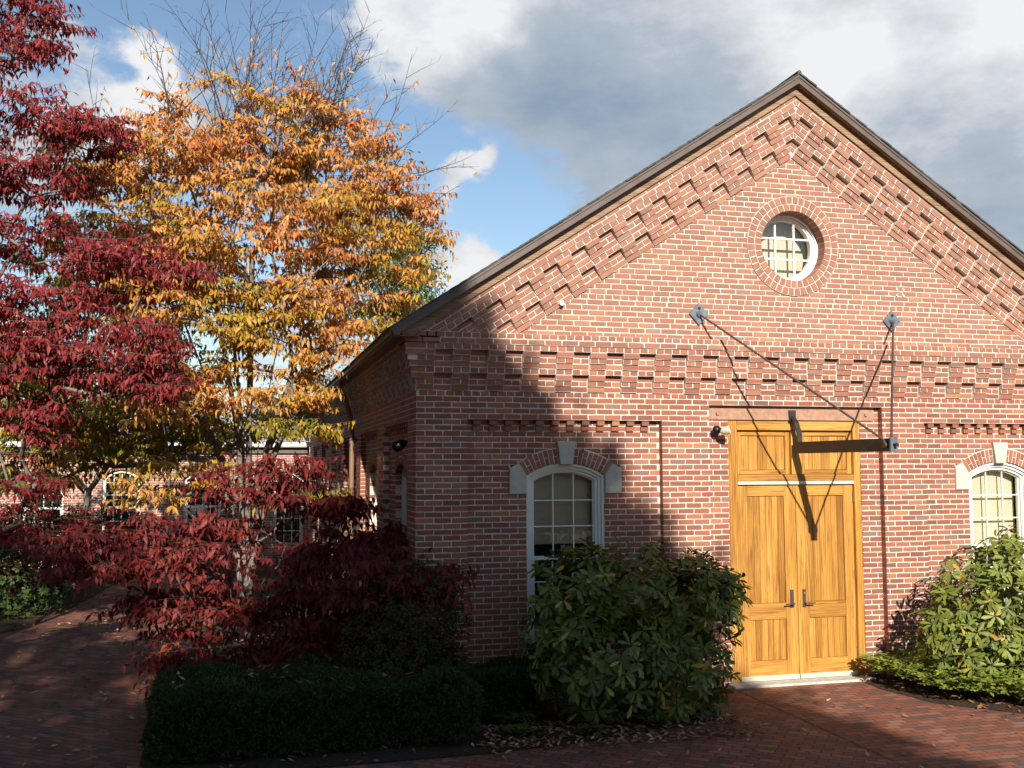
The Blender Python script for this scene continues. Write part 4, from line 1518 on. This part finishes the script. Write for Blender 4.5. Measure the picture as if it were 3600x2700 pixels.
crown_tree("green_tree", "leafy green tree showing past the right side of the orange crown", [(4.5, 26, 10.6, .8, 1.5), (4.3, 26, 9.2, 1.1, .9), (3.7, 26, 11, 1.2, 1.3), (3.0, 26, 9.5, 1.6, 1.6), (3.6, 26, 8, 1.6, 1.2)], (3.6, 26.2, 0), 260, L_GREEN, DBARK, .16, .085, 26, spread=.6)
crown_tree("thin_tree", "thin olive brown tree standing far behind the pale wing roof", [(0.57, 30.0, 5.46, 1.0, 1.0), (-0.54, 30.0, 5.21, 1.2, 0.8), (1.5, 30.0, 6.28, 0.8, 1.0)], (.4, 30.2, 0), 110, L_OLIVE, BARK, .15, .07, 12, spread=.7, group="thin trees behind the wing")
crown_tree("thin_tree", "thin yellowish tree behind the wing roof, left of the orange trunk", [(-3.57, 30.0, 5.3, 1.6, 0.8), (-5.5, 30.5, 5.4, 1.5, .8), (-7.71, 30.0, 5.2, 1.5, 0.7)], (-5.4, 30.2, 0), 110, L_OLIVE, BARK, .15, .07, 10, spread=.7, group="thin trees behind the wing")


def shrub(name, label, lobes, base, n, mat, leaf, lw, per=9, droop=.25, cat="shrub", group=None, depth=.8, tint=(.45, .2), stems=9, upw=.6, srad=.011, blunt=False, inner=.38):
    """rosettes of leaves over a lobed mound, with woody stems inside"""
    t = thing(name, label, cat, base, group)
    w = np.array([l_[3] * l_[4] for l_ in lobes]); w /= w.sum()
    P_, D_ = [], []
    for l_, k in zip(lobes, rng.multinomial(n * 2, w)):
        d = unit(rng.normal(size=(k, 3)))
        rr = np.array([l_[3], max(.3, depth * l_[3]), l_[4]])
        sc = 1 + rng.normal(size=k) * .05
        ins = rng.random(k) < inner
        sc[ins] *= rng.uniform(.55, .92, ins.sum())
        q = np.array(l_[:3]) + d * rr * sc[:, None]
        P_.append(q); D_.append(unit(d / rr))
    P_ = np.concatenate(P_); D_ = np.concatenate(D_)
    deep = np.zeros(len(P_))
    for l_ in lobes:
        rr = np.array([l_[3], max(.3, depth * l_[3]), l_[4]])
        e_ = np.linalg.norm((P_ - np.array(l_[:3])) / rr, axis=1)
        deep = np.maximum(deep, 1 - e_)
    ok = (deep < .42) & (P_[:, 2] > .04) & (P_[:, 1] < -.05 if base[1] < 0 else True)
    P_, D_ = P_[ok][:n * 2], D_[ok][:n * 2]
    A = unit(D_ + np.array([0, 0, upw]) + rng.normal(size=P_.shape) * .35)
    ref = unit(np.cross(A, rng.normal(size=P_.shape))); ref2 = np.cross(A, ref)
    LP, LA, LN, LT = [], [], [], []
    tt = tint[0] + rng.normal(size=len(P_)) * tint[1]
    for i in range(per):
        th = 2 * math.pi * i / per + rng.normal(size=len(P_)) * .25
        rd = ref * np.cos(th)[:, None] + ref2 * np.sin(th)[:, None]
        lift = rng.uniform(-.15, .75, len(P_))[:, None]
        ax = rd + A * lift + np.array([0, 0, -droop]) + rng.normal(size=P_.shape) * .12
        LP.append(P_ + rd * .008 + A * rng.uniform(-.03, .02, len(P_))[:, None]); LA.append(ax); LN.append(A - rd * lift * .8)
        yel = rng.random(len(P_)) < .045
        LT.append(np.where(yel, rng.uniform(.85, 1.0, len(P_)), tt + rng.normal(size=len(P_)) * .06))
    LP, LA, LN, LT = [np.concatenate(x) for x in (LP, LA, LN, LT)]
    k = len(LP)
    leaves("foliage", LP, LA, LN, leaf * (.65 + .5 * rng.random(k)), lw * (.75 + .4 * rng.random(k)), np.clip(LT, 0, 1), mat, t, .58, .12, blunt)
    # stems
    sub = P_[P_[:, 2] > .12] if len(P_[P_[:, 2] > .12]) else P_
    sub = sub[rng.choice(len(sub), min(len(sub), 150), False)]
    roots = [((base[0], base[1], -.03), -1)]
    for i in range(stems):
        th = rng.random() * 6.28
        roots.append(((base[0] + math.cos(th) * .12, base[1] + math.sin(th) * .1, .0), 0))
        roots.append(((base[0] + math.cos(th) * .4, base[1] + math.sin(th) * .25, .45), len(roots) - 1))
    nodes, par, _ = grow(sub, roots, step=.2)
    limbs("stems", nodes, par, skeleton(nodes, par, .0035, rmax=srad * 1.6), DBARK, t)
    return t


RHL = [(1.77, -0.9, 1.34, 0.64, 0.50), (2.59, -0.9, 1.34, 0.88, 0.52), (3.17, -0.9, 1.15, 0.5, 0.52), (1.89, -1.2, 0.64, 0.8, 0.55), (2.80, -1.1, 0.57, 0.62, 0.6), (1.44, -0.9, 0.79, 0.36, 0.53), (3.40, -0.9, 1.30, 0.25, 0.27)]
shrub("rhododendron", "big rounded rhododendron left of the oak doors, mostly in shade", RHL, (2.4, -.9, 0), 470, L_RHODO, .150, .047, 8, depth=.75, blunt=True, inner=.45, tint=(.48, .13), group="rhododendrons beside the doors")
RHR = [(6.95, -1.1, 1.10, 0.72, 0.66), (6.68, -1.1, 0.66, 0.70, 0.60), (6.34, -1.1, 0.80, 0.40, 0.46), (7.25, -1.1, 1.45, 0.5, 0.49), (7.59, -1.1, 0.75, 0.85, 0.95), (6.75, -1.4, 0.30, 0.6, 0.28), (8.3, -1.1, .8, .8, .8)]
shrub("rhododendron", "sunlit rhododendron with yellowing leaves at the right edge", RHR, (7.0, -1.1, 0), 430, L_RHODO, .145, .045, 8, depth=.75, blunt=True, inner=.45, tint=(.56, .11), group="rhododendrons beside the doors")
shrub("azalea", "dark azalea bush against the hall corner, behind the clipped hedge", [(-0.18, -0.7, 1.10, 0.52, 0.60), (-0.51, -0.7, 0.85, 0.43, 0.45), (0.22, -0.7, 1.0, 0.25, 0.45), (-.2, -.7, .5, .7, .4)], (-.2, -.7, 0), 900, L_AZA, .062, .022, 7, depth=.8)
shrub("evergreen_shrub", "dark evergreen shrub in deep shade at the left edge of the path", [(-5.93, 9.0, 0.71, 0.93, 0.85), (-6.71, 9.0, 1.15, 0.96, 1.2), (-7.6, 8.6, 1.0, 1.0, 1.0)], (-6.5, 9, 0), 700, L_HEDGE, .10, .045, 7, depth=.8, tint=(.5, .2), group="dark shrubs left of the path")
shrub("evergreen_shrub", "brownish shrub under the first wing window, beyond the dark one at the path edge", [(-5.02, 13.0, 1.2, 1.2, 0.57), (-6.37, 13.0, 1.3, 1.18, 0.69), (-6.3, 12, .7, 1.4, .66), (-3.9, 13.0, .8, .8, .5)], (-5.4, 13, 0), 900, L_AZA, .10, .045, 7, depth=.6, tint=(.75, .2), group="dark shrubs left of the path")


def hedge(name, label, x0, x1, y0, y1, h, n, group=None):
    t = thing(name, label, "hedge", ((x0 + x1) / 2, (y0 + y1) / 2, 0), group)
    cx, cy = (x0 + x1) / 2, (y0 + y1) / 2
    P_, D_ = [], []
    area = {'t': (x1 - x0) * (y1 - y0), 'f': (x1 - x0) * h, 'b': (x1 - x0) * h * .3, 'l': (y1 - y0) * h, 'r': (y1 - y0) * h}
    tot = sum(area.values())
    for kx, ar in area.items():
        k = int(n * ar / tot)
        a, b = rng.random(k), rng.random(k)
        if kx == 't': q = np.stack([x0 + (x1 - x0) * a, y0 + (y1 - y0) * b, np.full(k, h)], 1); d = (0, 0, 1)
        elif kx == 'f': q = np.stack([x0 + (x1 - x0) * a, np.full(k, y0), .04 + (h - .04) * b], 1); d = (0, -1, .25)
        elif kx == 'b': q = np.stack([x0 + (x1 - x0) * a, np.full(k, y1), h * b], 1); d = (0, 1, .25)
        elif kx == 'l': q = np.stack([np.full(k, x0), y0 + (y1 - y0) * a, .04 + (h - .04) * b], 1); d = (-1, 0, .25)
        else: q = np.stack([np.full(k, x1), y0 + (y1 - y0) * a, .04 + (h - .04) * b], 1); d = (1, 0, .25)
        P_.append(q); D_.append(np.repeat([d], k, 0).astype(float))
    P_ = np.concatenate(P_); D_ = np.concatenate(D_)
    # round the corners and make the clipping uneven
    c = np.array([cx, cy, h * .3]); half = np.array([(x1 - x0) / 2, (y1 - y0) / 2, h * .7])
    e_ = (P_ - c) / half
    k = np.clip((np.linalg.norm(np.abs(e_) ** 5, axis=1)) ** .2, 1, 2)[:, None]
    P_ = c + (P_ - c) / np.maximum(1, k ** .9)
    u_ = .035 * np.sin(P_[:, 0] * 5.3 + 1) + .03 * np.sin(P_[:, 1] * 7.1 + P_[:, 0] * 3) + .02 * np.sin(P_[:, 2] * 13 + P_[:, 0] * 9)
    P_ = P_ + unit(D_) * (u_ + rng.normal(size=len(P_)) * .018 - .03 * (rng.random(len(P_)) < .35))[:, None]
    per = 5
    kk = len(P_) * per
    A = np.repeat(unit(D_), per, 0) + rng.normal(size=(kk, 3)) * .8
    LP = np.repeat(P_, per, 0) + rng.normal(size=(kk, 3)) * .012
    T = np.repeat(.5 + .25 * rng.normal(size=len(P_)), per)
    leaves("foliage", LP, A, rng.normal(size=(kk, 3)), .042, .013, np.clip(T, 0, 1), L_HEDGE, t, .5, .1)
    # dense twiggy inside
    mb = MB()
    q = .07
    for i in range(260):
        a = Vector((rng.uniform(x0 + q, x1 - q), rng.uniform(y0 + q, y1 - q), 0))
        b = a + Vector((rng.normal() * .12, rng.normal() * .12, h * .93))
        b.x = min(max(b.x, x0 + q), x1 - q); b.y = min(max(b.y, y0 + q), y1 - q)
        mb.tube([a - Vector((0, 0, .03)), (a + b) / 2 + Vector((rng.normal() * .03, rng.normal() * .03, 0)), b], [.011, .007, .003], 4)
    mb.build("stems", DBARK, t)
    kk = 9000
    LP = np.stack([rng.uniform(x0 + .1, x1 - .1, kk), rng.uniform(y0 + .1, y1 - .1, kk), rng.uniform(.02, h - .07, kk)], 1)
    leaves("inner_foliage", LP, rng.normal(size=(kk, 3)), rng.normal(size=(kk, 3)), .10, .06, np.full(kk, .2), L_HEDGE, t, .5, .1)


hedge("clipped_hedge", "long low clipped yew hedge along the path in front of the maroon shrub", -2.78, .36, -1.72, -.15, .58, 15000, "clipped yew hedges")
hedge("clipped_hedge", "short clipped yew hedge between the long hedge and the left rhododendron", .42, 1.25, -.95, -.25, .50, 4200, "clipped yew hedges")


def cover(name, label, poly_fn, n, mat, leaf, lw, h, parent=None, cat="ground cover"):
    pts = poly_fn(n)
    per = 7
    k = len(pts)
    base = np.concatenate([pts, (h * rng.uniform(.45, 1.0, k))[:, None]], 1)
    LP, LA, LN, LT = [], [], [], []
    tt = .5 + rng.normal(size=k) * .2
    for i in range(per):
        th = 2 * math.pi * i / per + rng.random(k)
        rd = np.stack([np.cos(th), np.sin(th), rng.uniform(-.1, .6, k)], 1)
        LP.append(base); LA.append(rd); LN.append(np.array([0, 0, 1.]) - rd * .4); LT.append(tt)
    LP, LA, LN, LT = [np.concatenate(x) for x in (LP, LA, LN, LT)]
    q = len(LP)
    o = leaves(name, LP, LA, LN, leaf * (.7 + .5 * rng.random(q)), lw, np.clip(LT, 0, 1), mat, None, .6, .12, True)
    return tag(o, label, cat, kind='stuff')


def gc_pts(n):
    o = []
    while len(o) < n:
        x, y = rng.uniform(5.72, 9.0), rng.uniform(-3.1, -.03)
        ln_ = np.interp(x, [5.70, 5.76, 5.87, 6.42, 7.4, 9.5], [-.2, -.9, -1.38, -2.0, -2.62, -3.1])
        if y > ln_ - .08: o.append((x, y))
    return np.array(o)


cover("pachysandra", "low bright green ground cover right of the door sill, below the sunlit rhododendron", gc_pts, 2300, L_GC, .070, .034, .34)


def weeds(n):
    o = []
    while len(o) < n:
        x = rng.uniform(.5, 3.6); y = rng.uniform(-2.0, -.9)
        if y > np.interp(x, [.4, 1.6, 2.6, 3.05, 3.6], [-2.0, -1.82, -1.55, -1.36, -.5]) and math.sin(x * 9) + math.sin(y * 13 + x * 4) > .7: o.append((x, y))
    return np.array(o)


cover("ground_ivy", "small green weeds growing at the front of the mulch bed", weeds, 260, L_GREEN, .05, .026, .10)

# fallen leaves on the paving, the bed and the hedge tops
k = 1900
xy = np.stack([rng.uniform(-5.6, 3.4, k), rng.uniform(-4.2, 11, k)], 1)
k2 = 750
xy = np.concatenate([xy, np.stack([rng.uniform(.4, 3.3, k2), rng.uniform(-2.15, -1.1, k2)], 1), np.stack([rng.uniform(3.3, 6.5, 40), rng.uniform(-3.8, -.3, 40)], 1), np.stack([rng.uniform(5.9, 7.2, 90), rng.uniform(-2.4, -.9, 90)], 1)])
z = np.full(len(xy), -.008)
P_ = np.concatenate([xy, z[:, None]], 1)
ht = np.stack([rng.uniform(-2.6, .25, 130), rng.uniform(-1.5, -.3, 130), np.full(130, .615)], 1)
P_ = np.concatenate([P_, ht])
kk = len(P_)
th = rng.random(kk) * 6.28
A = np.stack([np.cos(th), np.sin(th), rng.uniform(0, .25, kk)], 1)
Nn = np.stack([rng.normal(size=kk) * .3, rng.normal(size=kk) * .3, np.ones(kk)], 1)
o = leaves("fallen_leaves", P_, A, Nn, .095 * (.6 + .6 * rng.random(kk)), .036, rng.random(kk), L_FALL, None, .45, -.12)
tag(o, "tan and brown fallen leaves scattered over path, mulch and hedge top", "leaves", kind='stuff')

# small rock at the end of the bed
mb = MB()
me = None
rows_, cols_ = 7, 12
for i in range(rows_ + 1):
    for j in range(cols_):
        ph, th = math.pi * i / rows_, 2 * math.pi * j / cols_
        k_ = 1 + .18 * math.sin(3 * th + i) + .1 * math.cos(5 * th)
        mb.v.append((3.02 + .17 * k_ * math.sin(ph) * math.cos(th), -1.22 + .11 * k_ * math.sin(ph) * math.sin(th), .01 + .06 * math.cos(ph) * k_))
for i in range(rows_):
    for j in range(cols_):
        mb.f.append((i * cols_ + j, (i + 1) * cols_ + j, (i + 1) * cols_ + (j + 1) % cols_, i * cols_ + (j + 1) % cols_)); mb.mi.append(0)
tag(mb.build("rock", ROCK, None, True), "low grey rock at the tip of the mulch bed beside the paving", "rock")

# ------------------------------------------------------------------ trees behind the viewer, which shade the left half
SPR = []
for z0, a_, b_ in ((3.75, -.25, .60), (3.35, -.55, 1.10), (3.0, -.75, 1.5), (2.6, -1.05, 1.95), (2.2, -1.3, 2.45), (1.8, -1.7, 2.75), (1.4, -2.1, 3.1), (.9, -2.5, 3.45), (.4, -2.9, 3.75), (-.4, -3.3, 4.2), (-1.3, -3.9, 4.7), (-2.4, -4.4, 5.0), (-3.8, -4.8, 5.4), (-5.5, -5.2, 5.6), (-7, -5.2, 5.6)):
    SPR.append(((a_ + b_) / 2 - 3.16, -24, z0 + 12.45, (b_ - a_) / 2, .55 if z0 > -2 else 1.2))
crown_tree("spruce_tree", "broad conical evergreen standing across the yard from the hall", SPR, (-2.96, -24, 0), 2000, L_HEDGE, DBARK, .40, .22, 26, spread=.45, rmax=.3, trunk_top=13)
crown_tree("shade_tree", "broad leafy tree across the yard from the clipped hedge", [(-8.6, -22, 12.6, 2.2, 2.6), (-11.5, -22, 14.0, 2.4, 2.8), (-14.5, -22, 13.6, 2.6, 2.8), (-10, -22, 10, 3.8, 2.8), (-6.6, -23, 10.6, 2.2, 2.2), (-15, -22, 10.5, 3, 3), (-6.5, -23, 7.5, 3, 2.4), (-11, -22, 6.5, 4, 2.4)],
           (-10, -22, 0), 950, L_OLIVE, DBARK, .38, .2, 26, spread=.7, rmax=.3)

crown_tree("sky_screen_tree", "tall leafy tree added out of view on the left to block sky light over the path", [(-13.5, -4, 9, 3.2, 4), (-14, 1, 8, 3.2, 4), (-13, -9, 8, 3.2, 4), (-14, -4, 4, 4, 2.5)], (-14, -4, 0), 900, L_OLIVE, DBARK, .42, .24, 22, spread=1.0, rmax=.3)  # unseen crowns, added to cut sky light from the left

# long unseen block added across the yard to screen off low sky light
yard = thing("sky_screen_block", "long plain brick block added out of view across the yard to screen off low sky light", "building", (0, -40, 0))
mb = MB(); mb.box(-45, 45, -48, -40, -.3, 5.0); mb.build("wall", FARBRICK, yard)
mb = MB(); mb.prism([(-48.5, 5.0), (-39.5, 5.0), (-44, 7.5)], lambda u, w, d: (d, u, w), -45.3, 45.3); mb.build("roof", SLATE, yard)
